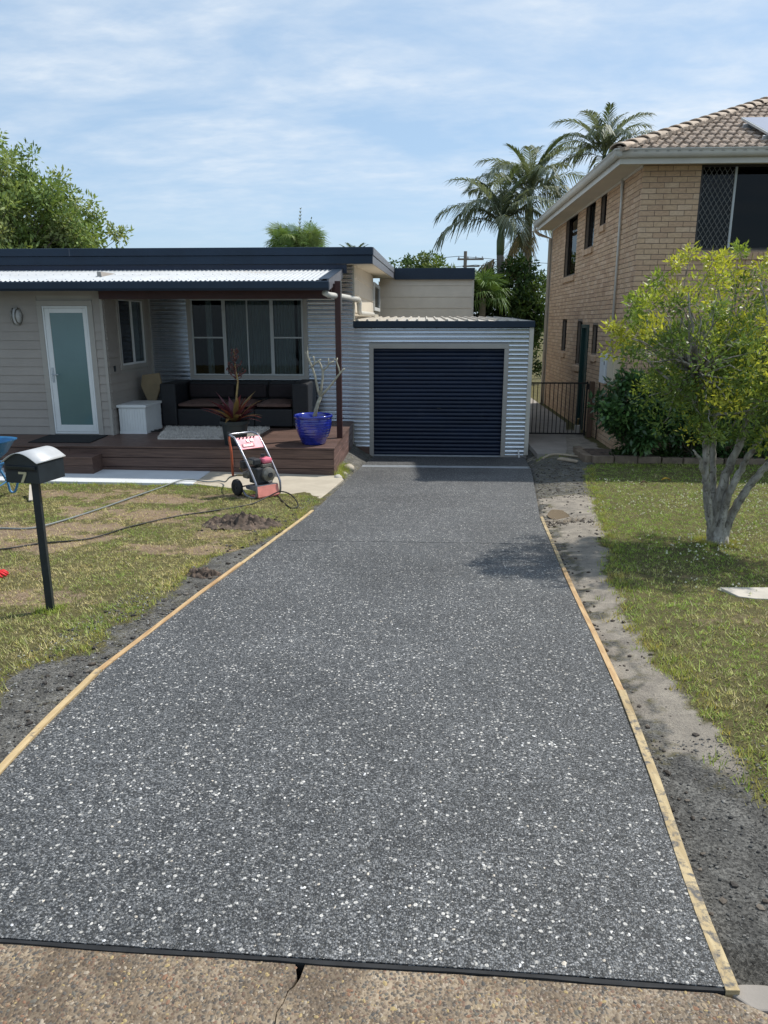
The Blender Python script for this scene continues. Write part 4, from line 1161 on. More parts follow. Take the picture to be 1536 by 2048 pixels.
# shaggy rug
rug = thing('rug', (-3.6, 12.85, ZD), 'pale grey shaggy rug on the deck in front of the sofa', 'rug')
RP = [(-4.42, 12.06), (-2.86, 12.14), (-2.80, 13.40), (-4.72, 13.40)]
MB().prism([(x_, y_, ZD + .001) for x_, y_ in RP], (0, 0, .018)).build('backing', 'rug', rug)
P, Cc = [], []
for _ in range(16000):
    u, v_ = rng.random(), rng.random()
    a = np.array(RP[0]) * (1 - u) + np.array(RP[1]) * u; b_ = np.array(RP[3]) * (1 - u) + np.array(RP[2]) * u
    p0 = a * (1 - v_) + b_ * v_ + rng.normal(0, .006, 2)
    an = rng.random() * 6.28; h = rng.uniform(.02, .05); le = rng.uniform(.01, .035); wv = .006
    d = np.array((math.cos(an), math.sin(an))); s_ = np.array((-d[1], d[0])) * wv
    P.append([(*(p0 - s_), ZD + .015), (*(p0 + s_), ZD + .015), (*(p0 + d * le), ZD + .015 + h)])
    g_ = rng.uniform(.42, .78); Cc.append((g_, g_ * .95, g_ * .88))
polys('tufts', P, Cc, 'matte_col', rug)['kind'] = 'stuff'

# potted bromeliad
brom = thing('potted_bromeliad', (-2.99, 11.62, ZD), 'red leaved bromeliad with a tall flower spike in a black plastic pot', 'plant')
prof = [(.0, .0), (.165, .0), (.17, .01), (.205, .33), (.232, .335), (.235, .385), (.215, .388), (.205, .36), (.195, .34)]
MB().lathe(prof, (-2.99, 11.62, ZD), 32).build('pot', 'pot_plastic', brom, smooth=35)
MB().lathe([(.0, .345), (.198, .34)], (-2.99, 11.62, ZD), 20).build('potting_soil', 'soil', brom)
def strap_leaf(base, az, L, tilt, droop, w, col, parent, name='leaf'):
    n = 8; rows = []; d = np.array((math.cos(az), math.sin(az), 0)); s_ = np.array((-d[1], d[0], 0))
    p = np.array(base, float); ang = tilt
    for i in range(n + 1):
        t = i / n
        wv = w * (0.65 + .5 * math.sin(math.pi * min(t * 1.15, 1))) * (1 - max(0, t - .72) / .28 * .92)
        up = np.array((-d[0] * math.sin(ang), -d[1] * math.sin(ang), math.cos(ang)))
        rows.append([tuple(p - s_ * wv / 2 + up * wv * .18), tuple(p), tuple(p + s_ * wv / 2 + up * wv * .18)])
        p = p + (d * math.cos(ang) + np.array((0, 0, math.sin(ang)))) * L / n
        ang -= droop / n
    mb = MB().grid(rows)
    o = mb.build(name, 'brom_leaf', parent, smooth='all')
    a = o.data.color_attributes.new('col', 'FLOAT_COLOR', 'POINT')
    c = np.ones((len(mb.v), 4), dtype=np.float32); c[:, :3] = col
    a.data.foreach_set('color', c.ravel())
    return o
random.seed(3)
for i in range(36):
    az = i * 2.4 + random.uniform(-.2, .2); k = i / 36
    col = random.choice([(.15, .028, .03), (.10, .022, .028), (.19, .05, .035), (.20, .14, .06), (.12, .03, .045), (.17, .11, .045)])
    strap_leaf((-2.99 + .04 * math.cos(az), 11.62 + .04 * math.sin(az), ZD + .36), az, random.uniform(.38, .62), R(24 + 56 * k), R(random.uniform(15, 55)), random.uniform(.055, .088), col, brom)
sp = [(-2.97, 11.60, ZD + .38), (-2.93, 11.60, .75), (-2.90, 11.60, .95), (-2.93, 11.60, 1.15), (-2.94, 11.60, 1.45)]
MB().tube(sp, [.018, .016, .014, .011, .005], 8).build('flower_spike', 'brom_spike', brom, smooth='all')
mb = MB()
for i in range(46):
    t = random.random(); zz = .98 + .46 * t; xx = -2.93; az = random.random() * 6.28; L = random.uniform(.06, .15) * (1.15 - .7 * t)
    p1 = (xx + L * math.cos(az), 11.60 + L * math.sin(az), zz + L * .35)
    mb.tube([(xx, 11.60, zz - .02), p1], [.006, .004], 5)
    mb.lathe([(0, 0), (.012, .008), (.013, .022), (.005, .034), (0, .036)], p1, 6)
mb.build('flower_branches', 'brom_pod', brom, smooth='all')

# glazed blue pot with bare frangipani
fr = thing('potted_frangipani', (-1.75, 11.76, ZD), 'bare branched frangipani in a ribbed cobalt blue glazed pot', 'plant')
prof = [(0, 0), (.175, 0), (.19, .012), (.205, .06)]
for i in range(36):
    t = i / 35; r_ = .205 + (.292 - .205) * math.sin(min(1, t * 1.1) * math.pi / 2) ** .9
    prof.append((r_ + (.0045 * abs(math.sin(t * math.pi * 8)) if .15 < t < .95 else 0), .06 + t * .355))
prof += [(.300, .425), (.312, .44), (.312, .462), (.300, .472), (.285, .468), (.272, .44), (.262, .40)]
MB().lathe(prof, (-1.75, 11.76, ZD), 48).build('pot', 'pot_blue', fr, smooth=60)
MB().lathe([(0, .40), (.265, .395)], (-1.75, 11.76, ZD), 24).build('potting_soil', 'soil', fr)
b0 = (-1.735, 11.76, ZD + .38)
J = (-1.625, 11.76, .70)
mb = MB()
mb.tube([b0, (-1.70, 11.75, .50), (-1.665, 11.76, .61), J], [.034, .030, .028, .026], 10)
mb.tube([J, (-1.66, 11.75, .80), (-1.70, 11.74, 1.02), (-1.745, 11.74, 1.16), (-1.79, 11.74, 1.27), (-1.815, 11.74, 1.34), (-1.81, 11.74, 1.42)], [.022, .020, .018, .017, .016, .014, .008], 9)
mb.tube([(-1.745, 11.74, 1.16), (-1.70, 11.72, 1.225), (-1.65, 11.71, 1.25), (-1.60, 11.70, 1.285)], [.015, .014, .013, .012], 8)
mb.tube([(-1.70, 11.72, 1.225), (-1.715, 11.74, 1.30), (-1.725, 11.75, 1.33)], [.012, .011, .013], 8)
mb.tube([J, (-1.61, 11.78, .85), (-1.59, 11.79, 1.0), (-1.585, 11.80, 1.10), (-1.62, 11.80, 1.20), (-1.65, 11.81, 1.26)], [.022, .020, .018, .017, .015, .012], 9)
mb.tube([(-1.585, 11.80, 1.10), (-1.53, 11.83, 1.16), (-1.47, 11.85, 1.23), (-1.41, 11.86, 1.25)], [.015, .014, .012, .010], 8)
mb.tube([(-1.50, 11.84, 1.20), (-1.50, 11.85, 1.30)], [.009, .007], 7)
mb.tube([J, (-1.54, 11.74, .79), (-1.44, 11.72, .90), (-1.34, 11.70, 1.03), (-1.28, 11.68, 1.10), (-1.225, 11.67, 1.145)], [.020, .018, .016, .015, .013, .014], 9)
mb.tube([(-1.30, 11.69, 1.075), (-1.33, 11.72, 1.17), (-1.36, 11.74, 1.26), (-1.345, 11.75, 1.31)], [.013, .012, .011, .009], 8)
mb.tube([(-1.36, 11.74, 1.26), (-1.40, 11.75, 1.30)], [.009, .008], 7)
for p_, d_ in (((-1.815, 11.74, 1.35), (-.04, 0, .05)), ((-1.80, 11.74, 1.30), (-.05, .02, .01)), ((-1.81, 11.74, 1.42), (.0, 0, .06)), ((-1.80, 11.74, 1.26), (.03, .0, .05))): mb.tube([p_, tuple(np.array(p_) + np.array(d_))], [.006, .002], 6)
mb.build('branches', 'frangipani', fr, smooth='all')
# ------------------------------------------------------------------ pressure washer
WO = Vector((-2.50, 9.70, gz(-2.50, 9.70) + .005))
wf_, ws_ = Vector((.72, -.69, 0)).normalized(), Vector((.69, .72, 0)).normalized()
def wl(f, s, z): return WO + wf_ * f + ws_ * s + Vector((0, 0, z))
wash = thing('pressure_washer', WO, 'petrol pressure washer with grey tube frame, pink panel and black wheels by the deck', 'pressure washer')
def smoothpts(pts, k=5):
    pts = [Vector(p) for p in pts]; out = []
    P_ = [pts[0]] + pts + [pts[-1]]
    for i in range(1, len(P_) - 2):
        for j in range(k):
            t = j / k
            a, b_, c, d = P_[i - 1], P_[i], P_[i + 1], P_[i + 2]
            out.append(0.5 * ((2 * b_) + (-a + c) * t + (2 * a - 5 * b_ + 4 * c - d) * t * t + (-a + 3 * b_ - 3 * c + d) * t ** 3))
    out.append(pts[-1]); return out
SEP = .40
for s in (0.02, SEP):
    MB().tube(smoothpts([wl(.06, s, .10), wl(.16, s, .03), wl(.28, s, .012), wl(.38, s, .02), wl(.425, s, .07), wl(.43, s, .17), wl(.40, s, .25), wl(.20, s, .51), wl(.02, s, .71), wl(-.06, s, .78)]), .0145, 10).build('side_rail', 'washer_tube', wash, smooth='all')
MB().tube(smoothpts([wl(-.06, .02, .78), wl(-.16, .02, .80), wl(-.22, .06, .80), wl(-.23, .2, .80), wl(-.22, .36, .80), wl(-.16, SEP, .80), wl(-.06, SEP, .78)]), .0145, 10).build('handle', 'washer_tube', wash, smooth='all')
pn_ = MB().hexa([wl(.095, .03, .63), wl(.095, SEP - .01, .63), wl(.085, SEP - .01, .625), wl(.085, .03, .625), wl(-.025, .03, .775), wl(-.025, SEP - .01, .775), wl(-.035, SEP - .01, .77), wl(-.035, .03, .77)]).build('control_panel', 'washer_pink', wash, bev=.004)
def panel_pt(u, v_, d=.004): return wl(.095 + d - .12 * v_, .03 + (SEP - .04) * u, .63 + .145 * v_ + d * .75)
def pquad(u0, u1, v0, v1, m, nm, d=.005): return MB().add([panel_pt(u0, v0, d), panel_pt(u1, v0, d), panel_pt(u1, v1, d), panel_pt(u0, v1, d)], [(0, 1, 2, 3)]).build(nm, m, pn_)
pquad(.10, .62, .16, .44, 'engine_dark', 'badge'); pquad(.13, .59, .19, .41, 'washer_pink', 'badge', .0065)
# badge: worn white wordmark and symbols, too blurred to read
mb = MB()
for i, (u, w_, v0, v1) in enumerate(((.16, .05, .22, .40), (.22, .06, .22, .34), (.295, .06, .22, .34), (.37, .05, .22, .36), (.43, .045, .22, .34), (.49, .06, .22, .40))): mb.add([panel_pt(u, v0, .008), panel_pt(u + w_, v0, .008), panel_pt(u + w_ * .9, v1, .008), panel_pt(u + .01, v1, .008)], [(0, 1, 2, 3)])
mb.add([panel_pt(.36, .56, .008), panel_pt(.48, .56, .008), panel_pt(.48, .78, .008), panel_pt(.36, .78, .008)], [(0, 1, 2, 3)]); mb.add([panel_pt(.53, .56, .008), panel_pt(.66, .56, .008), panel_pt(.66, .78, .008), panel_pt(.53, .78, .008)], [(0, 1, 2, 3)])
mb.build('panel_print', 'paint_white', pn_)
mb = MB()
for u in (.12, .28, .44, .60, .74): mb.lathe([(0, .012), (.010, .010), (.011, 0)], panel_pt(u, .93, .004), 8, axis=wf_)
mb.build('nozzles', 'engine_dark', pn_)
for s in (-.02, SEP + .06):
    w_ = MB().lathe([(.045, -.028), (.10, -.030), (.113, -.018), (.113, .018), (.10, .030), (.045, .028)], wl(.02, s, .113), 28, axis=ws_).build('wheel', 'rubber', wash, smooth=50)
    MB().lathe([(0, .034), (.018, .034), (.02, .02), (.062, .018), (.066, .026), (.070, .0), (.066, -.026), (.062, -.018), (.02, -.02), (.018, -.034), (0, -.034)], wl(.02, s, .113), 20, axis=ws_).build('rim', 'engine_dark', w_, smooth=40)
MB().tube([wl(.02, -.01, .113), wl(.02, SEP + .05, .113)], .010, 8).build('axle', 'engine_dark', wash)
# base plate, engine, pump
MB().hexa([wl(.14, .05, .10), wl(.40, .05, .10), wl(.40, SEP - .03, .10), wl(.14, SEP - .03, .10), wl(.10, .05, .145), wl(.41, .05, .18), wl(.41, SEP - .03, .18), wl(.10, SEP - .03, .145)]).build('base_plate', 'washer_tube', wash, bev=.004)
MB().hexa([wl(.415, .04, .03), wl(.44, .04, .03), wl(.44, SEP - .02, .03), wl(.415, SEP - .02, .03), wl(.395, .04, .17), wl(.41, .04, .17), wl(.41, SEP - .02, .17), wl(.395, SEP - .02, .17)]).build('splash_plate', 'washer_red', wash, bev=.003)
MB().hexa([wl(.20, .06, .012), wl(.43, .06, .012), wl(.43, SEP - .03, .012), wl(.20, SEP - .03, .012), wl(.20, .06, .022), wl(.43, .06, .05), wl(.43, SEP - .03, .05), wl(.20, SEP - .03, .022)]).build('foot_plate', 'washer_red', wash, bev=.003)
eng = MB().box(0, 0, 0, 0, 0, 0); eng = MB()
def wbox(f0, f1, s0, s1, z0, z1_, m, nm, bev=.008, par=None): return MB().hexa([wl(f0, s0, z0), wl(f1, s0, z0), wl(f1, s1, z0), wl(f0, s1, z0), wl(f0, s0, z1_), wl(f1, s0, z1_), wl(f1, s1, z1_), wl(f0, s1, z1_)]).build(nm, m, par or wash, bev=bev)
wbox(.13, .33, .10, .36, .18, .40, 'engine_dark', 'engine_block', .02)
wbox(.19, .32, .22, .37, .44, .52, 'washer_pink', 'fuel_tank', .03)
wbox(.12, .30, .08, .20, .43, .52, 'engine_dark', 'muffler', .02)
wbox(.135, .28, .07, .085, .45, .50, 'engine_grey', 'muffler_guard', .004)
MB().lathe([(0, .03), (.032, .03), (.034, 0)], wl(.24, .27, .535), 14).build('fuel_cap', 'engine_dark', wash, smooth=40)
wbox(-.02, .07, .06, .16, .36, .47, 'engine_dark', 'air_filter', .015)
wbox(.13, .33, .20, .34, .40, .44, 'engine_grey', 'cylinder_head', .005)
MB().lathe([(0, .05), (.05, .05), (.095, .03), (.10, 0), (.10, -.03)], wl(.345, .27, .30), 20, axis=wf_).build('recoil_starter', 'engine_grey', wash, smooth=40)
MB().lathe([(0, .035), (.035, .035), (.04, 0)], wl(.375, .27, .30), 14, axis=wf_).build('starter_cap', 'engine_dark', wash, smooth=40)
MB().lathe([(0, .09), (.05, .085), (.055, .04), (.06, 0), (.055, -.06), (.0, -.06)], wl(.06, .19, .27), 16, axis=-wf_).build('pump', 'engine_grey', wash, smooth=40)
wbox(-.07, .05, .13, .25, .21, .30, 'engine_grey', 'pump_head', .012)
MB().tube([wl(-.05, .12, .25), wl(-.10, .06, .25)], .012, 8).build('outlet', 'brass', wash)
MB().tube([wl(-.02, .10, .31), wl(-.02, .06, .36)], .012, 8).build('inlet', 'brass', wash)
MB().tube(smoothpts([wl(-.21, .03, .80), wl(-.18, .02, .71), wl(-.13, .01, .56), wl(-.11, .0, .35), wl(-.10, .0, .25)]), [.017] * 21, 8).build('lance', 'lance_rust', wash, smooth='all')
MB().tube([wl(-.20, .025, .72), wl(-.215, .03, .84)], .021, 8).build('trigger_gun', 'engine_dark', wash, smooth=40)
# hoses
def hose(pts, r, m, name, label, lift=None):
    P_ = []
    for i, p in enumerate(pts):
        x, y = p[0], p[1]; P_.append((x, y, (p[2] if len(p) > 2 else max(gz(x, y), -.60) + r + .004)))
    sp_ = smoothpts(P_, 8)
    return tag(MB().tube(sp_, r, 8).build(name, m, smooth='all'), label, 'hose')
tail = wl(-.10, .06, .25)
hose([(-5.2, 7.5), (-4.6, 7.57), (-4.28, 7.60), (-4.12, 7.96), (-3.98, 8.70), (-3.86, 9.34), (-3.74, 10.12), (-3.56, 10.50, -.412), (-3.40, 10.58, -.412), (-3.16, 10.48, -.42), (-3.0, 10.55, -.42), (-2.86, 10.4, -.40), (-2.72, 10.12, -.28), tuple(tail - wf_ * .04 + Vector((0, 0, -.01))), tuple(tail)], .011, 'grey_hose', 'garden_hose', 'grey high pressure hose snaking from the washer across the left lawn')
hose([(-4.6, 6.35), (-4.04, 6.59), (-3.80, 6.87), (-3.40, 7.12), (-3.22, 7.74), (-2.92, 8.32), (-2.58, 8.64), (-2.2, 9.06, -.405), (-2.02, 9.35, -.37), (-1.87, 9.45, -.32), (-1.72, 9.38, -.34), (-1.60, 9.15, -.38), (-1.56, 8.98, -.40), (-1.63, 8.93), (-1.74, 9.12), (-1.85, 9.38), (-1.95, 9.66), (-2.1, 9.85), (-2.2, 10.0)], .0085, 'black_hose', 'garden_hose', 'thin black hose with a raised loop near the washer')

# ------------------------------------------------------------------ mailbox
mx, my = -2.668, 4.87
mail = thing('mailbox', (mx, my, gz(mx, my)), 'black mailbox numbered 7 with silver arched lid on a black post', 'mailbox')
MB().obox((mx, my, .32), (.0235, .004, 0), (-.004, .0235, 0), (0, 0, .50)).build('post', 'mail_black', mail, bev=.003)
e1 = Vector((.174, .985, 0)).normalized(); e2 = Vector((-.985, .174, 0)).normalized()
cn = Vector((-2.575, 4.755, .790))                  # nearest bottom corner
mw, md, mh = .262, .27, .145
def ml(a, b_, z): return cn + e2 * a + e1 * b_ + Vector((0, 0, z))   # a across the front, b to the back
arc = [(a, mh + .060 * math.sin(math.pi * a / mw)) for a in np.linspace(0, mw, 15)]
body = MB(); body.prism([ml(0, 0, 0), ml(mw, 0, 0)] + [ml(a, 0, z) for a, z in reversed(arc)], e1 * md)
body.build('body', 'mail_black', mail, bev=.002)
rows = []
for d in (-.022, md + .02): rows.append([ml(-.008 + (mw + .016) * i / 16, d, mh - .002 + .066 * math.sin(math.pi * i / 16)) for i in range(17)])
MB().grid(rows).build('lid', 'mail_lid', mail, smooth='all', solid=.004)
MB().hexa([ml(.018, -.012, .098), ml(mw - .018, -.012, .098), ml(mw - .018, .004, .098), ml(.018, .004, .098), ml(.018, -.016, .118), ml(mw - .018, -.016, .118), ml(mw - .018, .004, .122), ml(.018, .004, .122)]).build('slot_flap', 'mail_black', mail, bev=.002)
MB().hexa([ml(.016, -.0025, .080), ml(mw - .016, -.0025, .080), ml(mw - .016, .002, .080), ml(.016, .002, .080), ml(.016, -.0025, .097), ml(mw - .016, -.0025, .097), ml(mw - .016, .002, .097), ml(.016, .002, .097)]).build('slot', 'black_foam', mail)
sv = [(0, 0), (.055, 0), (.055, -.014), (.027, -.078), (.009, -.078), (.036, -.016), (0, -.016)]          # the figure 7
MB().prism([ml(.155 - u * 1.12, -.001, .079 + v_ * .95) for u, v_ in sv], -e1 * .005).build('house_number', 'mail_digit', mail)
for dz, off in ((.10, 0),):
    MB().tube([ml(.05, md, .06), ml(.05, md + .035, .065), ml(.045, md + .04, .045)], .007, 8).build('lock', 'galv', mail, smooth=40)
MB().tube([ml(.20, md + .02, .155), ml(.20, md + .02, .185), ml(.135, md + .02, .195)], .007, 8).build('paper_hook', 'galv', mail, smooth=40)

# ------------------------------------------------------------------ wheelbarrow at the edge of the yard
wb = thing('wheelbarrow', (-5.92, 9.4, gz(-5.92, 9.4)), 'blue wheelbarrow with pale blue frame standing behind the mailbox', 'wheelbarrow')
g0 = gz(-5.82, 9.4)
mb = MB(); rows = []
for (z, kx, ky) in ((.02, .62, .55), (.15, .84, .80), (.32, 1.0, 1.0), (.335, 1.04, 1.05), (.32, 1.03, 1.04), (.318, .99, .99), (.15, .82, .78), (.04, .60, .53)):
    rows.append([(-6.08 + (.62 * kx) * math.copysign(abs(math.cos(a)) ** .55, math.cos(a)) - .08 * (1 - kx), 9.42 + (.36 * ky) * math.copysign(abs(math.sin(a)) ** .55, math.sin(a)), z) for a in np.linspace(0, 2 * math.pi, 33)])
mb.grid(rows); mb.f.append(tuple(range(32))); mb.f.append(tuple(len(mb.v) - 33 + i for i in range(32)))
mb.build('tray', 'barrow_blue', wb, smooth=50)
for s in (-1, 1):
    y_ = 9.42 + s * .27
    MB().tube(smoothpts([(-7.07, 9.42 + s * .07, g0 + .2), (-6.42, 9.42 + s * .20, -.03), (-5.72, y_, .0), (-5.32, y_, .10), (-5.00, y_, .10)]), .018, 10).build('handle', 'barrow_frame', wb, smooth='all')
    MB().tube([(-5.14, y_, .10), (-4.98, y_, .10)], .022, 10).build('grip', 'rubber', wb, smooth=40)
    MB().tube(smoothpts([(-5.84, y_, -.005), (-5.72, y_ + s * .02, -.28), (-5.69, y_ + s * .02, g0 + .012), (-5.62, y_ + s * .02, g0 + .012), (-5.52, y_ + s * .02, -.15), (-5.44, y_, .055)]), .016, 10).build('leg', 'barrow_frame', wb, smooth='all')
    MB().bar((-5.64, y_ + s * .01, -.30), (-5.40, 9.42 - s * .26, -.10), .03, .006).build('cross_brace', 'barrow_frame', wb)
w_ = MB().lathe([(.10, -.04), (.165, -.045), (.185, -.02), (.185, .02), (.165, .045), (.10, .04)], (-7.10, 9.42, g0 + .187), 28, axis=(0, 1, 0)).build('wheel', 'rubber', wb, smooth=50)
MB().lathe([(0, .05), (.03, .05), (.10, .03), (.10, -.03), (.03, -.05), (0, -.05)], (-7.10, 9.42, g0 + .187), 20, axis=(0, 1, 0)).build('rim', 'barrow_frame', w_)
o = MB().bar((-5.28, 9.52, -.285), (-5.09, 9.12, gz(-5.09, 9.12) + .02), .045, .018).build('timber_offcut', 'concrete_pale', bev=.002)
tag(o, 'pale timber offcut leaning on the lawn behind the mailbox post', 'timber')

# red work glove
gl = MB()
gxx, gyy = -3.56, 5.72; gzz = gz(gxx, gyy) + .02
gl.tube([(gxx - .16, gyy + .02, gzz + .01), (gxx - .08, gyy + .01, gzz + .02), (gxx - .01, gyy, gzz + .02)], [.035, .045, .035], 10)
for i, (dyy, L) in enumerate(((-.036, .075), (-.012, .09), (.012, .085), (.034, .065))): gl.tube([(gxx - .02, gyy + dyy, gzz + .02), (gxx + L * .5, gyy + dyy * 1.4, gzz + .026), (gxx + L, gyy + dyy * 1.6, gzz + .004)], [.014, .0135, .009], 8)
gl.tube([(gxx - .09, gyy - .04, gzz + .015), (gxx - .05, gyy - .085, gzz + .01)], [.015, .010], 8)
tag(gl.build('work_glove', 'red_glove', smooth='all'), 'red work glove dropped on the left lawn', 'glove')

# ------------------------------------------------------------------ dug soil, clods, rubble
def mound(name, cx, cy, rx, ry, h, m, label, seed, n=46):
    rows = []
    for i in range(n + 1):
        r_ = []
        for j in range(n + 1):
            u, v_ = i / n * 2 - 1, j / n * 2 - 1
            x, y = cx + u * rx, cy + v_ * ry
            rr = math.hypot(u, v_) + .25 * nz(x, y, 4, seed)
            b_ = max(0, 1 - rr)
            z = gz(x, y) - .03 + h * (b_ ** .8) * (.75 + .6 * abs(nz(x, y, 9, seed + 1))) + (.05 * nz(x, y, 22, seed + 2) * (b_ > 0.02)) * min(1, b_ * 3) + (.03 if b_ > .02 else 0)
            r_.append((x, y, z))
        rows.append(r_)
    o = MB().grid(rows).build(name, m, smooth=35)
    return tag(o, label, 'soil')
mound('soil_mound', -2.02, 7.98, .46, .32, .13, 'soil_dark', 'mound of freshly dug dark soil on the lawn by the driveway', 11)
mound('soil_mound', -1.86, 5.95, .15, .15, .035, 'soil_dark', 'flat patch of crumbly soil against the left formwork', 15, 30)
def clods(name, pts, cols, r0, r1, label, m='matte_col'):
    P, Cc = [], []
    full = ico + [(u, v_, -w_) for u, v_, w_ in ico[1:]] + [(0, 0, -1)]
    ff = icf + [(i, i + 5, (i % 5) + 1) for i in range(1, 6)]
    for (x, y) in pts:
        r = r0 + (r1 - r0) * rng.random() ** 3
        a = rng.random() * 6.28; z = gz(x, y) + r * .25
        sc = rng.uniform(.7, 1.3, 3)
        vs_ = [(x + r * (u * sc[0] * math.cos(a) - v_ * sc[1] * math.sin(a)) * rng.uniform(.6, 1.4), y + r * (u * sc[0] * math.sin(a) + v_ * sc[1] * math.cos(a)) * rng.uniform(.6, 1.4), z + w_ * r * .6 * sc[2]) for u, v_, w_ in ico]
        c = np.array(cols[int(rng.integers(len(cols)))]) * rng.uniform(.7, 1.2)
        base = [(p[0], p[1], z - r * .5) for p in vs_[1:]]
        for f in icf: P.append([vs_[i] for i in f]); Cc.append(c)
        for i in range(1, 6):
            j = i % 5 + 1
            P.append([vs_[i], base[i - 1], vs_[j]]); Cc.append(c * .9); P.append([base[i - 1], base[j - 1], vs_[j]]); Cc.append(c * .9)
    o = polys(name, P, Cc, m)
    return tag(o, label, 'soil', kind='stuff')
pts = []
for _ in range(420):
    y = rng.uniform(2.0, 12.6); t = rng.random() ** 1.8
    x = dr(y) + .06 + t * .6
    if sum(masks(x, y)[:2]) > .5: pts.append((x, y))
for _ in range(420):
    y = rng.uniform(9.8, 12.9); x = dr(y) + .05 + rng.random() * .8; pts.append((x, y))
for _ in range(200):
    pts.append((1.66 + rng.normal(0, .16), 8.45 + rng.normal(0, .10)))
clods('soil_clods', pts, [(.06, .05, .042), (.09, .075, .062), (.13, .11, .09), (.045, .04, .036)], .005, .020, 'dark clods of soil scattered on the bare strip beside the driveway')
pts = [(dl(y) - .04 - rng.random() ** 1.5 * .5, y) for y in rng.uniform(2.2, 8.6, 420)] + [(-2.02 + rng.normal(0, .30), 7.98 + rng.normal(0, .18)) for _ in range(260)]
clods('soil_clods', pts, [(.05, .043, .036), (.08, .066, .054), (.11, .10, .09), (.04, .036, .034)], .005, .022, 'dark clods of soil scattered along the left formwork and round the mound')
pts = [(rng.uniform(dr(max(1.8, y)) + .06, 2.3), y) for y in rng.uniform(1.75, 3.2, 2600)]
clods('loose_gravel', pts, [(.07, .07, .068), (.12, .118, .11), (.17, .165, .155), (.045, .045, .045)], .003, .0085, 'loose dark gravel spread beside the street end of the driveway')
pts = [(dl(max(1.9, y)) - .05 - rng.random() * .55, y) for y in rng.uniform(2.2, 5.4, 2600)] + [(-1.40 - rng.random() * .18, y) for y in rng.uniform(8.9, 9.6, 160)]
clods('loose_gravel', pts, [(.07, .07, .07), (.11, .11, .108), (.16, .158, .15), (.05, .05, .05), (.30, .30, .29)], .003, .010, 'loose dark gravel spread between mailbox lawn and driveway')
# broken concrete and roots by the side path
mb = MB(); mb.prism([(2.36, 12.95, -.50), (2.62, 12.55, -.47), (2.66, 12.58, -.455), (2.43, 12.98, -.47)], (0, 0, .03))
tag(mb.build('root', 'twig', bev=.008), 'pale broken root lying on the dug soil beside the garage', 'root')
mb = MB(); mb.tube(smoothpts([(2.15, 13.2, -.53), (2.28, 13.28, -.47), (2.45, 13.3, -.455), (2.62, 13.22, -.46), (2.78, 13.2, -.48)]), .022, 8)
tag(mb.build('root', 'twig', smooth='all'), 'thin curved root along the broken edge of the side path', 'root')
# stones and weeds between deck and driveway
for i, (x, y, r) in enumerate(((-1.22, 12.05, .10), (-1.30, 11.20, .07), (-1.24, 11.55, .05))):
    b = MB(); rows = []
    for e in np.linspace(-.6, 1.57, 7): rows.append([(x + r * math.cos(a) * math.cos(e) * (1 + .2 * nz(a, e, 1.3, i)), y + r * math.sin(a) * math.cos(e) * (1 + .2 * nz(a, e, 1.1, i + 9)), gz(x, y) + .01 + r * .8 * math.sin(e) * (1 + .2 * nz(a, e, 2, i))) for a in np.linspace(0, 6.283, 13)])
    b.grid(rows)
    tag(b.build('stone', ('concrete_old', 'concrete_pale', 'concrete_old')[i], smooth=40), ('large cream stone by the deck side in the ditch', 'pale stone at the front corner of the deck', 'small cream stone among the weeds beside the deck')[i], 'stone', 'stones beside the deck')
# fallen leaves
def leafblob(name, m, x, y, L, label, cat='leaf'):
    z = gz(x, y) + .012
    b = MB(); rows = [[(x + L * (t - .5) * 2, y + w_ * L * .45 * math.sin(math.pi * max(.02, min(.98, t))), z + .03 * math.sin(math.pi * t) + .012 * abs(w_)) for w_ in (-1, 0, 1)] for t in np.linspace(0, 1, 7)]
    b.grid(rows); return tag(b.build(name, m, solid=.003), label, cat)
leafblob('fallen_leaf', 'leaf_yellow', 3.70, 11.2, .07, 'yellow fallen leaf on the lawn near the garden edging')
leafblob('fallen_leaf', 'leaf_brown', 3.28, 10.9, .05, 'rust brown fallen leaf on the lawn near the garden edging')
leafblob('fallen_leaf', 'leaf_brown', 1.80, 3.50, .035, 'curled dark brown leaf on the lawn edge by the bare strip')
mb = MB()
for i in range(90):
    x = 2.85 + rng.normal(0, .04) * 0 - 1.16 + rng.normal(0, .13); y = 8.5 + rng.normal(0, .06); a = rng.random() * 3.14; L = rng.uniform(.02, .07)
    mb.tube([(x, y, gz(x, y) + .01), (x + L * math.cos(a), y + L * math.sin(a), gz(x, y) + .02 + rng.random() * .025)], [.0025, .0015], 4)
tag(mb.build('dry_stalks', 'twig'), 'little heap of dry stalks beside the puddle', 'straw', kind='stuff')

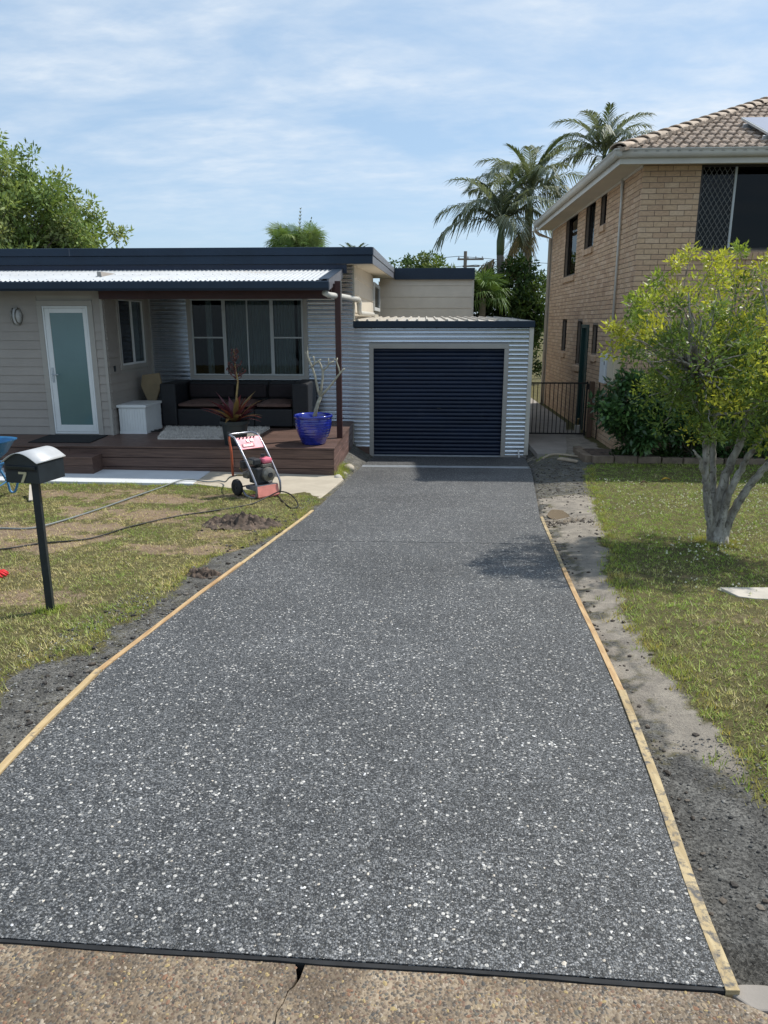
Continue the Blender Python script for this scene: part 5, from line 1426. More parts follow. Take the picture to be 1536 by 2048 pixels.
# ------------------------------------------------------------------ turf blades
rg = np.random.default_rng(9)
GXA, GYA = np.array(gx), np.array(gy)
def gsample(A, x, y):
    """bilinear look-up of a per-vertex array of the ground sheet"""
    j = np.clip(np.searchsorted(GXA, x) - 1, 0, len(GXA) - 2); i = np.clip(np.searchsorted(GYA, y) - 1, 0, len(GYA) - 2)
    u = (x - GXA[j]) / (GXA[j + 1] - GXA[j]); v = (y - GYA[i]) / (GYA[i + 1] - GYA[i])
    if A.ndim == 3: u, v = u[:, None], v[:, None]
    return A[i, j] * (1 - u) * (1 - v) + A[i, j + 1] * u * (1 - v) + A[i + 1, j] * (1 - u) * v + A[i + 1, j + 1] * u * v
def turf(n, per, xr, yr, side, hmin, hmax, wid, green, dryc):
    """little tussocks of a few blades each, thinned where the ground is bare"""
    x = rg.uniform(*xr, n); y = yr[0] + (yr[1] - yr[0]) * rg.random(n) ** 1.45
    M = gsample(GM, x, y); D = gsample(GD_, x, y)
    b_, g, s = M[:, 0], M[:, 1], M[:, 2]
    dlx = np.interp(y, [a for a, b in DL], [b for a, b in DL]); drx = np.interp(y, [a for a, b in DR], [b for a, b in DR])
    if side == 'L':
        ok = (x < dlx - .03) & (y < np.where(x > -3.343, 10.42 - (x + 3.343) * .405, 10.40))
        dry = .40 + .60 * D[:, 0] + .45 * D[:, 1] + .5 * s
        k = np.clip(1 - 1.15 * (b_ + g), 0, 1) * (1 - .72 * s)
    else:
        ok = (x > drx + .06) & (y < 12.65)
        ok &= ~((x > 2.44) & (x < 3.6) & (y > 5.46) & (y < 5.80))
        sm = np.clip((y - 4.5) / 4.5, 0, 1)
        dry = .27 + .55 * D[:, 0] + .40 * D[:, 1] + .6 * s - .34 * sm + .2 * np.clip((5 - y) / 3, 0, 1)
        k = np.clip(1 - 1.15 * (b_ + g), 0, 1) * (1 - .6 * s)
    sel = ok & (rg.random(n) < k)
    x, y, dry = x[sel], y[sel], dry[sel]
    m = len(x)
    t = np.clip(dry + rg.normal(0, .25, m), 0, 1)[:, None]
    col = green * (1 - t) + dryc * t
    col *= rg.uniform(.6, 1.35, m)[:, None]
    hs = rg.uniform(hmin, hmax, m) * np.where(rg.random(m) < .07, 1.9, 1.0)
    x = np.repeat(x, per); y = np.repeat(y, per); col = np.repeat(col, per, 0); hs = np.repeat(hs, per)
    N_ = len(x)
    sp_ = .012
    x = x + rg.normal(0, sp_, N_); y = y + rg.normal(0, sp_, N_)
    z = gsample(GV[..., 2], x, y) - .004
    az = rg.random(N_) * 6.283; h = hs * rg.uniform(.55, 1.2, N_); le = h * rg.uniform(.2, 1.5, N_); w_ = wid * rg.uniform(.7, 1.4, N_)
    ca_, sa_ = np.cos(az), np.sin(az)
    P = np.stack([np.stack([x - sa_ * w_, y + ca_ * w_, z], 1), np.stack([x + sa_ * w_, y - ca_ * w_, z], 1), np.stack([x + ca_ * le, y + sa_ * le, z + h * .85], 1)], 1)
    C_ = col * rg.uniform(.75, 1.3, (N_, 1))
    pale = rg.random(N_) < .09
    C_[pale] = np.array((.55, .49, .32)) * rg.uniform(.7, 1.15, (pale.sum(), 1))
    return P, C_
GREEN, DRY = np.array((.20, .285, .06)), np.array((.54, .455, .235))
GREEN2 = np.array((.235, .35, .06))
P1, C1 = turf(62000, 5, (-7.0, -1.25), (2.2, 10.6), 'L', .012, .034, .0030, GREEN, DRY)
P2, C2 = turf(62000, 5, (1.2, 7.4), (2.0, 12.65), 'R', .012, .034, .0030, GREEN2, DRY)
o = polys('grass', P1, C1, 'grass'); tag(o, 'short patchy green and straw coloured turf on the mailbox side', 'grass', kind='stuff')
o = polys('grass', P2, C2, 'grass'); tag(o, 'greener mown turf around the multi stemmed tree', 'grass', kind='stuff')
# longer tufts along the turf edges
P3, C3 = [], []
def tuft(x, y, n, h, spread, dry):
    for _ in range(n):
        px, py = x + rg.normal(0, spread), y + rg.normal(0, spread); z = gz(px, py) - .004
        az = rg.random() * 6.283; hh = h * rg.uniform(.5, 1.1); le = hh * rg.uniform(.3, 1.1); w_ = .003
        P3.append(((px - math.sin(az) * w_, py + math.cos(az) * w_, z), (px + math.sin(az) * w_, py - math.cos(az) * w_, z), (px + math.cos(az) * le, py + math.sin(az) * le, z + hh)))
        C3.append((GREEN2 * (1 - dry) + np.array((.45, .36, .12)) * dry) * rg.uniform(.7, 1.3))
for _ in range(260):
    y = rg.uniform(2.3, 12.2); x = float(np.interp(y, [a for a, b in LR], [b for a, b in LR])) + rg.normal(.08, .06)
    tuft(x, y, 12, .05, .025, rg.uniform(.1, .9))
for _ in range(150):
    y = rg.uniform(3.0, 9.2); x = float(np.interp(y, [a for a, b in LL], [b for a, b in LL])) - abs(rg.normal(.06, .05))
    tuft(x, y, 10, .045, .025, rg.uniform(.2, .9))
for _ in range(70):
    a = rg.random() * 6.28; r_ = .13 + rg.random() * .08; tuft(3.03 + r_ * math.cos(a), 7.43 + r_ * math.sin(a), 10, .06, .03, rg.uniform(.2, .9))
for _ in range(60): tuft(rg.uniform(-6.5, -3.4), rg.uniform(10.28, 10.38), 14, .06, .03, rg.uniform(0, .5))
for _ in range(30): tuft(rg.uniform(-3.3, -1.5), 0, 0, .05, .02, .3)
for _ in range(46): t = rg.random(); tuft(-3.3 + t * 1.85, 10.36 - t * .80, 14, .055, .03, rg.uniform(.1, .7))
for _ in range(40): tuft(-1.30 + rg.normal(0, .05), rg.uniform(11.25, 12.2), 16, .12, .03, rg.uniform(.1, .6))
for _ in range(40): tuft(rg.uniform(2.1, 2.7), rg.uniform(13.2, 13.5), 10, .05, .03, rg.uniform(.1, .6))
for _ in range(120): tuft(rg.uniform(2.9, 7.0), rg.uniform(12.35, 12.6), 10, .07, .03, rg.uniform(0, .3))
for _ in range(40):
    a = rg.random() * 6.28; tuft(mx + .07 * math.cos(a), my + .07 * math.sin(a), 8, .05, .03, .2)
o = polys('grass', P3, C3, 'grass'); tag(o, 'longer ragged grass tufts along the turf edges and the path', 'grass', kind='stuff')
# straw litter on the dry patches
P4, C4 = [], []
for _ in range(12000):
    px_, py_, rx_, ry_, a_ = PATCH[int(rg.integers(13))]
    x, y = px_ + rg.normal(0, rx_ * .55), py_ + rg.normal(0, ry_ * .55)
    if masks(x, y)[2] < .3 or y > 10.3 or x > dl(max(2, y)) - .05: continue
    az = rg.random() * 6.283; L = rg.uniform(.01, .04); z = gz(x, y) + .003
    dx_, dy_ = math.cos(az) * L, math.sin(az) * L; w_ = .0022
    P4.append(((x - dy_ / L * w_, y + dx_ / L * w_, z), (x + dy_ / L * w_, y - dx_ / L * w_, z), (x + dx_, y + dy_, z + rg.uniform(.002, .016))))
    C4.append(np.array((.42, .31, .21)) * rg.uniform(.4, 1.25))
o = polys('straw_litter', P4, C4, 'grass'); tag(o, 'dry straw and clippings on the bare patches of the left lawn', 'straw', kind='stuff')
# clover flowers
P5, C5 = [], []
for _ in range(4200):
    y = rg.uniform(5.5, 11.2); x = rg.uniform(2.0, 6.0)
    d_ = nz(x, y, .8, 31) + .5 * smooth(2.2, 3.2, x) - .25
    if rg.random() > .25 + d_: continue
    if sum(masks(x, y)) > .4: continue
    z = gz(x, y) + rg.uniform(.02, .04); r = rg.uniform(.007, .014)
    for k in range(3):
        a = k * 2.094 + rg.random(); 
        P5.append(((x + r * math.cos(a), y + r * math.sin(a), z), (x + r * math.cos(a + 2.09), y + r * math.sin(a + 2.09), z), (x, y, z + r * 1.3))); C5.append((.70, .70, .60))
o = polys('clover_flowers', P5, C5, 'grass'); tag(o, 'tiny white clover flowers dotted over the lawn by the tree', 'flowers', kind='stuff')
# ------------------------------------------------------------------ neighbour: two storey brick house
BXC, BYC, BZB, BZT = 3.60, 13.50, -.52, 4.40       # corner of the walls, base and top of the brickwork
BYE, BXE = 22.45, 10.5
nb = thing('brick_house', (6.5, 18, -.5), 'two storey tan brick house with tiled hip roof and beige gutters', 'house')
CH, BL = .0872, .2435                                # course height, brick length with joint
nb_front = [(4.55, 7.3, 3.035, 4.40)]               # openings: a0, a1, z0, z1
nb_side = [(18.85, 20.35, 2.98, 4.45), (17.0, 17.95, 3.45, 4.45), (15.98, 16.50, 3.78, 4.37), (19.48, 20.08, 1.13, 1.92), (17.56, 18.15, .90, 1.87), (16.86, 17.54, -.50, 1.76), (16.0, 16.5, 1.20, 1.79)]
def cut(a0, a1, z0, z1_, holes):
    seg = [(a0, a1)]
    for (h0, h1, y0, y1) in holes:
        if z0 + .02 < y1 and z1_ - .02 > y0:
            new = []
            for (s, e) in seg:
                if h1 <= s or h0 >= e: new.append((s, e)); continue
                if h0 - s > .03: new.append((s, h0))
                if e - h1 > .03: new.append((h1, e))
            seg = new
    return seg
bricks = []                                          # (face, a0, a1, z0)
nc = int((BZT - BZB) / CH)
for c in range(nc + 1):
    z = BZB + c * CH
    for face, start, end, holes in (('F', BXC, 8.0, nb_front), ('S', BYC, BYE, nb_side)):
        a = start - (BL / 2 if c % 2 == (0 if face == 'F' else 1) else 0)
        while a < end:
            lo, hi = max(a + .005, start + (0 if face == 'F' else .108)), min(a + BL - .005, end)
            if hi - lo > .03:
                for (s, e) in cut(lo, hi, z, z + CH, holes): bricks.append((face, s, e, z + .005))
            a += BL
CAMP = Vector((0, 0, 1.85))
def bsize(b):
    p = Vector(((b[1] + b[2]) / 2, BYC, b[3])) if b[0] == 'F' else Vector((BXC, (b[1] + b[2]) / 2, b[3]))
    v = p - CAMP
    d = v.length
    n = Vector((0, -1, 0)) if b[0] == 'F' else Vector((-1, 0, 0))
    vis = 1.0 if (b[0] == 'F' and p.x < 5.6 and p.z > 1.2) or b[0] == 'S' else .3
    return -(b[2] - b[1]) * abs(v.normalized().dot(n)) / d * vis
bricks.sort(key=bsize)
BH = CH - .0125
cache = {}
def brick_mesh(face, L):
    key = (face, round(L, 3))
    if key in cache: return cache[key]
    mb = MB()
    if face == 'F': mb.box(-L / 2, L / 2, 0, .10, 0, BH)
    else: mb.box(0, .10, -L / 2, L / 2, 0, BH)
    me = bpy.data.meshes.new('brick'); me.from_pydata(mb.v, [], mb.f); me.materials.append(MATS['brick'])
    cache[key] = me
    return me
random.seed(8)
for (face, s, e, z) in bricks[:298]:
    j = random.uniform(-.002, .002)
    p = ((s + e) / 2, BYC + j, z) if face == 'F' else (BXC + j, (s + e) / 2, z)
    put('brick', brick_mesh(face, e - s), nb, p)
P, Cc = [], []
for (face, s, e, z) in bricks[298:]:
    j = random.uniform(-.002, .002); col = random.choice(BRICK); k = random.uniform(.92, 1.08); col = tuple(q_ * k for q_ in col)
    if face == 'F': A = [(s, BYC + j, z), (e, BYC + j, z), (e, BYC + j, z + BH), (s, BYC + j, z + BH)]; dv = (0, .03, 0)
    else: A = [(BXC + j, s, z), (BXC + j, e, z), (BXC + j, e, z + BH), (BXC + j, s, z + BH)]; dv = (.03, 0, 0)
    B = [tuple(np.array(q_) + dv) for q_ in A]
    P += [A, [A[0], A[1], B[1], B[0]], [A[1], A[2], B[2], B[1]], [A[2], A[3], B[3], B[2]], [A[3], A[0], B[0], B[3]]]
    Cc += [col] * 5
polys('brickwork', P, Cc, 'brick_many', nb)['kind'] = 'stuff'
# mortar backing with the openings left free
def backing(face, holes, start, end):
    mb = MB()
    zs = sorted({BZB - .1, BZT} | {h[2] for h in holes} | {min(h[3], BZT) for h in holes})
    for z0, z1_ in zip(zs[:-1], zs[1:]):
        for (s, e) in cut(start, end, z0, z1_, holes):
            if face == 'F': mb.box(s, e, BYC + .009, BYC + .12, z0, z1_)
            else: mb.box(BXC + .009, BXC + .12, s, e, z0, z1_)
    return mb.build('mortar_bed', 'mortar', nb)
backing('F', nb_front, BXC + .12, BXE); backing('S', nb_side, BYC + .009, BYE)
MB().box(BXC + .12, BXE, BYE - .1, BYE, BZB - .1, BZT).build('back_wall', 'mortar', nb)
MB().box(BXC - .012, BXC + .05, BYE - .06, BYE + .03, BZB, BZT).build('corner_post', 'gutter_beige', nb)
# windows and door in the side wall
def side_window(y0, y1, z0, z1_, glass='glass_dark', sill=True, m='bronze_alu'):
    mb = MB()
    for (a, b_, c, e) in ((y0, y0 + .035, z0, z1_), (y1 - .035, y1, z0, z1_), (y0 + .035, y1 - .035, z0, z0 + .035), (y0 + .035, y1 - .035, z1_ - .035, z1_)): mb.box(BXC + .075, BXC + .118, a, b_, c, e)
    w_ = mb.build('window', m, nb)
    MB().box(BXC + .09, BXC + .096, y0 + .03, y1 - .03, z0 + .03, z1_ - .03).build('pane', glass, w_)
    mb = MB(); mb.box(BXC + .121, BXC + .13, y0 - .05, y1 + .05, z0 - .05, z1_ + .05)
    mb.build('dark_room_sheet', 'room', w_)  # dark sheet, the unlit room behind the glass put into its colour
    if sill:
        n = max(2, int((y1 - y0) / .083)); st = (y1 - y0 + .04) / n
        for i in range(n):
            a = y0 - .02 + i * st
            MB().hexa([(BXC - .045, a + .004, z0 - .155), (BXC + .02, a + .004, z0 - .125), (BXC + .02, a + st - .004, z0 - .125), (BXC - .045, a + st - .004, z0 - .155), (BXC - .05, a + .004, z0 - .045), (BXC + .074, a + .004, z0 - .004), (BXC + .074, a + st - .004, z0 - .004), (BXC - .05, a + st - .004, z0 - .045)]).build('sill_brick', 'brick', w_)
for k, (y0, y1, z0, z1_) in enumerate(nb_side):
    z1_ = min(z1_, BZT)
    if k == 5: continue
    side_window(y0, y1, z0, z1_, glass='glass_dark' if k != 1 else 'glass')
MB().box(BXC + .05, BXC + .10, 16.90, 17.50, -.48, 1.72).build('side_door', 'door_green', nb, bev=.004)
mb = MB(); mb.box(BXC - .02, BXC + .11, 16.82, 16.90, -.5, 1.80); mb.box(BXC - .02, BXC + .11, 17.50, 17.58, -.5, 1.80); mb.box(BXC - .02, BXC + .11, 16.90, 17.50, 1.72, 1.80)
mb.build('side_door_frame', 'door_green', nb)
# large front window upstairs
wn = MB(); yF = BYC + .06
for (a, b_, c, e) in ((4.55, 4.60, 3.035, 4.38), (7.25, 7.3, 3.035, 4.38), (4.60, 7.25, 3.035, 3.07), (4.60, 7.25, 4.34, 4.38)): wn.box(a, b_, yF, yF + .05, c, e)
wn = wn.build('window', 'bronze_alu', nb)
MB().box(5.12, 5.155, yF - .01, yF + .04, 3.07, 4.34).build('mullion', 'silver_alu', wn)
MB().box(6.42, 6.455, yF - .01, yF + .04, 3.07, 4.34).build('mullion', 'silver_alu', wn)
for a, b_ in ((4.60, 5.12), (5.155, 6.42), (6.455, 7.25)): MB().box(a, b_, yF + .02, yF + .026, 3.07, 4.34).build('pane', 'glass_dark', wn)
mb = MB()                                            # diamond security grille
for k in range(-14, 18):
    for sg in (1, -1):
        x0 = 4.60 + k * .085; seg = []
        z0, z1_ = 3.07, 4.34
        # clip the slanted bar to the opening
        xa_, xb_ = (x0, x0 + (z1_ - z0) * .62) if sg > 0 else (x0 + (z1_ - z0) * .62, x0)
        def at(x): return z0 + (x - xa_) / (xb_ - xa_) * (z1_ - z0)
        lo, hi = max(4.60, min(xa_, xb_)), min(5.12, max(xa_, xb_))
        if hi - lo > .02: mb.bar((lo, yF + .008, at(lo)), (hi, yF + .008, at(hi)), .006, .004, up=(0, 1, 0))
mb.build('security_grille', 'engine_grey', wn)
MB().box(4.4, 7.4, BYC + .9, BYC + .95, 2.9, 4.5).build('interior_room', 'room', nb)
n = 30
for i in range(n):
    a = 4.50 + i * .092
    MB().hexa([(a + .004, BYC - .04, 2.875), (a + .088, BYC - .04, 2.875), (a + .088, BYC + .02, 2.885), (a + .004, BYC + .02, 2.885), (a + .004, BYC - .045, 2.985), (a + .088, BYC - .045, 2.985), (a + .088, BYC + .06, 3.03), (a + .004, BYC + .06, 3.03)]).build('sill_brick', 'brick', wn)
# eaves: soffit, fascia, gutter
EX, EY = 3.10, 13.08; ZE = 4.52
MB().box(EX + .03, BXE, EY + .03, BYC + .03, 4.375, 4.385).build('soffit', 'soffit_beige', nb)
MB().box(EX + .03, BXC + .03, BYC + .031, BYE + .1, 4.375, 4.385).build('soffit', 'soffit_beige', nb)
MB().box(EX + .012, BXE, EY + .012, EY + .032, 4.31, 4.47).build('fascia', 'gutter_beige', nb, bev=.003)
MB().box(EX + .012, EX + .032, EY + .033, 22.1, 4.31, 4.47).build('fascia', 'gutter_beige', nb, bev=.003)
MB().box(BXC - .02, BXC - .001, BYC + .0, BYE, 4.33, 4.374).build('cornice_strip', 'gutter_beige', nb)
def gutter(pts, out, nm):
    """D-profile gutter run between two points; out = outward normal"""
    a, b_ = Vector(pts[0]), Vector(pts[1]); o_ = Vector(out)
    prof = [(0, -.005), (0, -.105), (.04, -.122), (.085, -.105), (.105, -.06), (.10, -.02), (.115, -.012), (.115, 0), (.09, 0)]
    mb = MB(); mb.grid([[p + o_ * u + Vector((0, 0, v_)) for u, v_ in prof] for p in (a, b_)])
    return mb.build(nm, 'gutter_beige', nb, smooth=45, solid=.004)
gutter([(EX - .105, EY + .01, ZE), (BXE, EY + .01, ZE)], (0, -1, 0), 'gutter')
gutter([(EX + .01, EY - .105, ZE), (EX + .01, 22.15, ZE)], (-1, 0, 0), 'gutter')
mb = MB()
for i in range(28): mb.box(3.12 + i * .17, 3.17 + i * .17, EY - .1065, EY - .1, ZE - .045, ZE - .038)
mb.build('gutter_slot', 'engine_grey', nb)
MB().tube([(EX - .05, 22.1, ZE - .11), (EX - .05, 22.12, ZE - .2), (EX + .1, 22.3, ZE - .28), (BXC - .06, 22.42, ZE - .38), (BXC - .06, 22.43, BZB)], .045, 10).build('downpipe', 'gutter_beige', nb, smooth='all')
MB().tube([(BXC - .02, 14.74, 4.38), (BXC - .03, 14.72, 4.20), (BXC - .035, 14.68, 4.1), (BXC - .035, 14.64, 1.28)], [.03, .03, .022, .022], 8).build('conduit', 'pvc', nb, smooth='all')
# hip roof with tiles
SL = .43
SD = Vector((0, 1, SL)).normalized()                 # up the front slope
NRM = Vector((0, -SL, 1)).normalized()
TW, TL = .300, .320
tile_me = None
def tile_mesh(mirror=False):
    mb = MB(); n = 16; rows = []
    prof = lambda u: .026 * math.sin(4 * math.pi * u)
    for (v_, lift) in ((0, .040), (1, -.004)):
        rows.append([tuple(Vector(((i / n - .5) * TW * 1.04, 0, 0)) + SD * (v_ * (TL + .06)) + NRM * (prof(i / n) + lift)) for i in range(n + 1)])
    mb.grid(rows)
    mb.grid([[tuple(Vector(p) - NRM * .034) for p in rows[0]], rows[0]])
    me = bpy.data.meshes.new('roof_tile'); me.from_pydata(mb.v, [], mb.f)
    for pl_ in me.polygons: pl_.use_smooth = pl_.index < n
    me.materials.append(MATS['tile'])
    return me
tme = tile_mesh()
for r_ in range(13):
    y = EY - .06 + r_ * TL * SD.y; z = ZE - .02 + r_ * TL * SD.z
    for c in range(24):
        x = EX - .05 + (c + .5) * TW
        if x - .1 < EX + (y - EY) - .05: continue      # beyond the hip
        if x > 9.4: continue
        put('roof_tile', tme, nb, (x, y, z))
mb = MB()
hipz = lambda t: ZE - .03 + SL * t
top = 3.9
mb.add([(EX - .03, EY - .03, hipz(0)), (BXE, EY - .03, hipz(0)), (BXE, EY + top, hipz(top)), (EX + top, EY + top, hipz(top))], [(0, 1, 2, 3)])
mb.add([(EX - .03, EY - .03, hipz(0)), (EX + top, EY + top, hipz(top)), (EX + top, 22.1 - top, hipz(top)), (EX - .03, 22.13, hipz(0))], [(0, 1, 2, 3)])
mb.add([(EX - .03, 22.13, hipz(0)), (EX + top, 22.13 - top, hipz(top)), (BXE, 22.13 - top, hipz(top)), (BXE, 22.13, hipz(0))], [(0, 1, 2, 3)])
mb.build('roof', 'tile', nb)
hd = Vector((1, 1, SL)).normalized(); hs = hd.cross(Vector((0, 0, 1))).normalized(); hn = hs.cross(hd)
cap = MB(); rows = []
for (v_, k, l_) in ((0, 1.0, .022), (.05, 1.0, .022), (.40, .86, -.005)):
    rows.append([tuple(hd * v_ + hs * (.165 * k * math.sin(a)) + hn * (.105 * k * math.cos(a) + l_ - .03)) for a in np.linspace(-1.45, 1.45, 11)])
cap.grid(rows); cap.grid([[tuple(Vector(p) - hn * .02) for p in rows[0]], rows[0]])
cme = bpy.data.meshes.new('ridge_cap'); cme.from_pydata(cap.v, [], cap.f); cme.materials.append(MATS['ridge'])
for pl_ in cme.polygons: pl_.use_smooth = pl_.index < 20
p = Vector((EX - .05, EY - .05, ZE + .0))
for i in range(16): put('ridge_cap', cme, nb, p + hd * (.36 * i))
# mortar bedding under the hip caps
mb = MB()
for i in range(40):
    t = i * .11; q_ = Vector((EX - .05, EY - .05, ZE - .01)) + hd * t + hs * .12
    mb.obox(q_ + Vector((0, 0, .0)), hd * .06, hs * (.03 + .02 * random.random()), hn * (.02 + .02 * random.random()))
mb.build('hip_mortar', 'ridge', nb)
# solar panels lying on the tiles
for i, (x0, label) in enumerate(((5.50, 'solar panel on the tiled roof with its bracketed edge showing, next to the hip'), (6.53, 'second solar panel along the row on the tiled roof, further from the hip'))):
    sp_ = thing('solar_panel', (x0, EY + 1.2, hipz(1.2) + .1), label, 'solar panel', 'solar panels on the tiled roof')
    o_ = Vector((x0, EY, ZE)) + SD * .05 + NRM * .13
    u_ = Vector((1, 0, 0))
    MB().obox(o_ + u_ * .5 + SD * .82, u_ * .50, SD * .82, NRM * .018).build('frame', 'silver_alu', sp_, bev=.003)
    MB().obox(o_ + u_ * .5 + SD * .82 + NRM * .0195, u_ * .475, SD * .795, NRM * .0015).build('cells', 'solar', sp_)
    for k in (.35, 1.3):
        MB().obox(o_ + u_ * .5 + SD * k - NRM * .055, u_ * .56, SD * .02, NRM * .03).build('rail', 'galv', sp_)
        MB().obox(o_ + u_ * .1 + SD * k - NRM * .11, u_ * .02, SD * .03, NRM * .05).build('roof_hook', 'galv', sp_)
# meter boxes on the corner
o = MB().box(BXC - .13, BXC - .001, 14.62, 15.05, .70, 1.26).build('inverter_box', 'box_grey', bev=.012)
tag(o, 'pale grey rounded electrical box on the brick side wall', 'meter box')
MB().box(BXC - .134, BXC - .131, 14.66, 14.70, 1.05, 1.12).build('led_window', 'engine_dark', o)
o = thing('meter_box', (BXC - .06, 14.2, .72), 'cream painted metal meter cupboard on the brick wall near the corner', 'meter box')
MB().box(BXC - .12, BXC - .001, 13.98, 14.48, .72, 1.24).build('cabinet', 'box_cream', o, bev=.004)
MB().box(BXC - .126, BXC - .121, 14.02, 14.22, .75, 1.21).build('door', 'box_cream', o)
MB().box(BXC - .126, BXC - .121, 14.24, 14.45, .75, 1.21).build('door', 'box_cream', o)

# ------------------------------------------------------------------ side gate
gate = thing('side_gate', (2.75, 15.7, -.5), 'black vertical bar metal gate between garage and brick house', 'gate')
GY = 15.7
for z in (-.44, .61): MB().box(2.12, 3.42, GY - .012, GY + .012, z, z + .03).build('rail', 'fence_black', gate)
for x in (2.13, 3.395): MB().box(x - .016, x + .016, GY - .013, GY + .013, -.47, .66).build('stile', 'fence_black', gate)
me_b = bpy.data.meshes.new('bar'); tmp = MB().tube([(0, 0, 0), (0, 0, 1.03)], .0085, 6); me_b.from_pydata(tmp.v, [], tmp.f); me_b.materials.append(MATS['fence_black'])
for i in range(14): put('bar', me_b, gate, (2.215 + i * .084, GY, -.415))
MB().box(3.40, 3.43, GY - .03, GY - .014, .50, .62).build('latch', 'fence_black', gate)
o = MB().box(3.445, 3.545, GY - .05, GY + .05, -.55, .66).build('fence_post', 'fence_wood', bev=.008); tag(o, 'weathered brown timber post holding the black side gate', 'post')
o = MB().box(3.575, 3.59, GY - .28, GY - .262, -.50, .66).build('fence_stake', 'fence_black'); tag(o, 'thin dark metal stake beside the gate post', 'stake')
o = thing('water_meter', (3.34, 16.1, -.5), 'small pale tap and meter standing just behind the gate', 'tap')
MB().box(3.28, 3.40, 16.05, 16.17, -.5, -.30).build('body', 'concrete_pale', o, bev=.02); MB().tube([(3.34, 16.11, -.30), (3.34, 16.11, -.16), (3.34, 16.03, -.16)], .016, 8).build('tap', 'brass', o, smooth='all')
# sunlit bits beyond the gate
# ------------------------------------------------------------------ garden edging of rough blocks in front of the brick house
random.seed(5)
x = 2.92
k = 0
while x < 7.2:
    L = random.uniform(.30, .42); h = random.uniform(.10, .14); y0 = 12.70 + random.uniform(-.02, .02)
    b = MB(); a = random.uniform(-.06, .06)
    b.obox((x + L / 2, y0 + .07, -.50 + h / 2 - .01), (L / 2 - .008, a * .1, 0), (-a * .1, .07, 0), (0, 0, h / 2))
    o = b.build('edging_block', 'edging', bev=.014)
    tag(o, 'rough brown stone block in the row edging the garden bed', 'block', 'blocks edging the garden bed')
    x += L
for i, (px_, py_) in enumerate(((2.86, 12.95), (2.84, 13.30), (2.88, 13.66))):
    o = MB().obox((px_, py_, -.45), (.07, .01, 0), (-.01, .16, 0), (0, 0, .07)).build('edging_block', 'edging', bev=.014)
    tag(o, 'rough brown stone block on the short return of the garden edging beside the side path', 'block', 'return of the garden edging')
o = MB().prism([(2.93, 12.86, -.45), (7.2, 12.86, -.45), (7.2, 13.49, -.43), (2.93, 13.9, -.44)], (0, 0, -.08)).build('garden_bed', 'soil_dark')
tag(o, 'dark mulched garden bed against the brick house', 'garden bed', kind='structure')
# ------------------------------------------------------------------ vegetation
rv = np.random.default_rng(17)
def leaves(centres, radii, per, L, Wd, colf, up=.35, fold=.15):
    """leaf-shaped quads scattered in clumps; colf(rel, outer) -> colour"""
    P, Cc = [], []
    for (c, r, o_) in zip(centres, radii, colf):
        n = per if isinstance(per, int) else int(per * r * r)
        d = unit(rv.normal(size=(n, 3))); rad = r * rv.random(n) ** .5
        pos_ = np.array(c) + d * rad[:, None] * np.array((1, 1, .85))
        dirs = unit(d * .9 + rv.normal(size=(n, 3)) * .7 + np.array((0, 0, up)))
        side = unit(np.cross(dirs, rv.normal(size=(n, 3))))
        nn = np.cross(dirs, side)
        ll = (L * rv.uniform(.45, 1.3, n))[:, None]; ww = (Wd * rv.uniform(.7, 1.2, n))[:, None]
        a = pos_; b_ = pos_ + dirs * ll * .45 + side * ww * .5 + nn * ww * fold; t = pos_ + dirs * ll; e = pos_ + dirs * ll * .45 - side * ww * .5 + nn * ww * fold
        P.append(np.stack([a, b_, t, e], 1))
        base = np.array(o_)
        Cc.append(base * rv.uniform(.65, 1.35, (n, 1)))
    return np.concatenate(P), np.concatenate(Cc)
def branch(mb, a, b_, r0, r1, seg=7, wob=.06, n=6):
    a, b_ = np.array(a, float), np.array(b_, float); L = np.linalg.norm(b_ - a)
    pts = []
    off = np.zeros(3)
    for i in range(n):
        t = i / (n - 1)
        if 0 < i < n - 1: off = off * .5 + rv.normal(0, wob * L, 3) * .5
        else: off = off * 0
        pts.append(tuple(a * (1 - t) + b_ * t + off))
    mb.tube(pts, [r0 + (r1 - r0) * i / (n - 1) for i in range(n)], seg)
    return pts

# the multi-stemmed tree on the right lawn
tb = np.array((3.03, 7.43, gz(3.03, 7.43)))
tree = thing('garden_tree', tuple(tb), 'multi stemmed small tree with lichen grey bark and yellow green new leaves on the lawn', 'tree')
mb = MB()
stems = [
    [tb + (-.05, 0, -.02), (2.93, 7.42, -.10), (2.86, 7.38, .12), (2.80, 7.34, .42), (2.76, 7.30, .70), (2.70, 7.26, .86), (2.62, 7.22, 1.05), (2.55, 7.2, 1.40)],
    [tb + (-.02, .02, -.02), (3.01, 7.45, .0), (3.04, 7.44, .35), (3.10, 7.40, .62), (3.16, 7.36, .95), (3.25, 7.3, 1.35)],
    [tb + (.04, 0, -.02), (3.13, 7.42, -.05), (3.22, 7.36, .22), (3.34, 7.30, .46), (3.50, 7.24, .72), (3.62, 7.2, 1.1), (3.66, 7.2, 1.5)],
    [tb + (.0, -.03, -.02), (3.05, 7.38, .10), (3.12, 7.32, .42), (3.20, 7.25, .68), (3.30, 7.15, .95), (3.38, 7.1, 1.25)],
    [tb + (-.03, .06, -.02), (2.97, 7.52, .15), (2.95, 7.6, .6), (2.98, 7.7, 1.1), (3.0, 7.75, 1.5)],
    [tb + (-.07, -.01, .0), (2.90, 7.36, -.05), (2.86, 7.30, .1), (2.80, 7.26, .22)],
]
rad0 = [.046, .060, .047, .042, .038, .025]
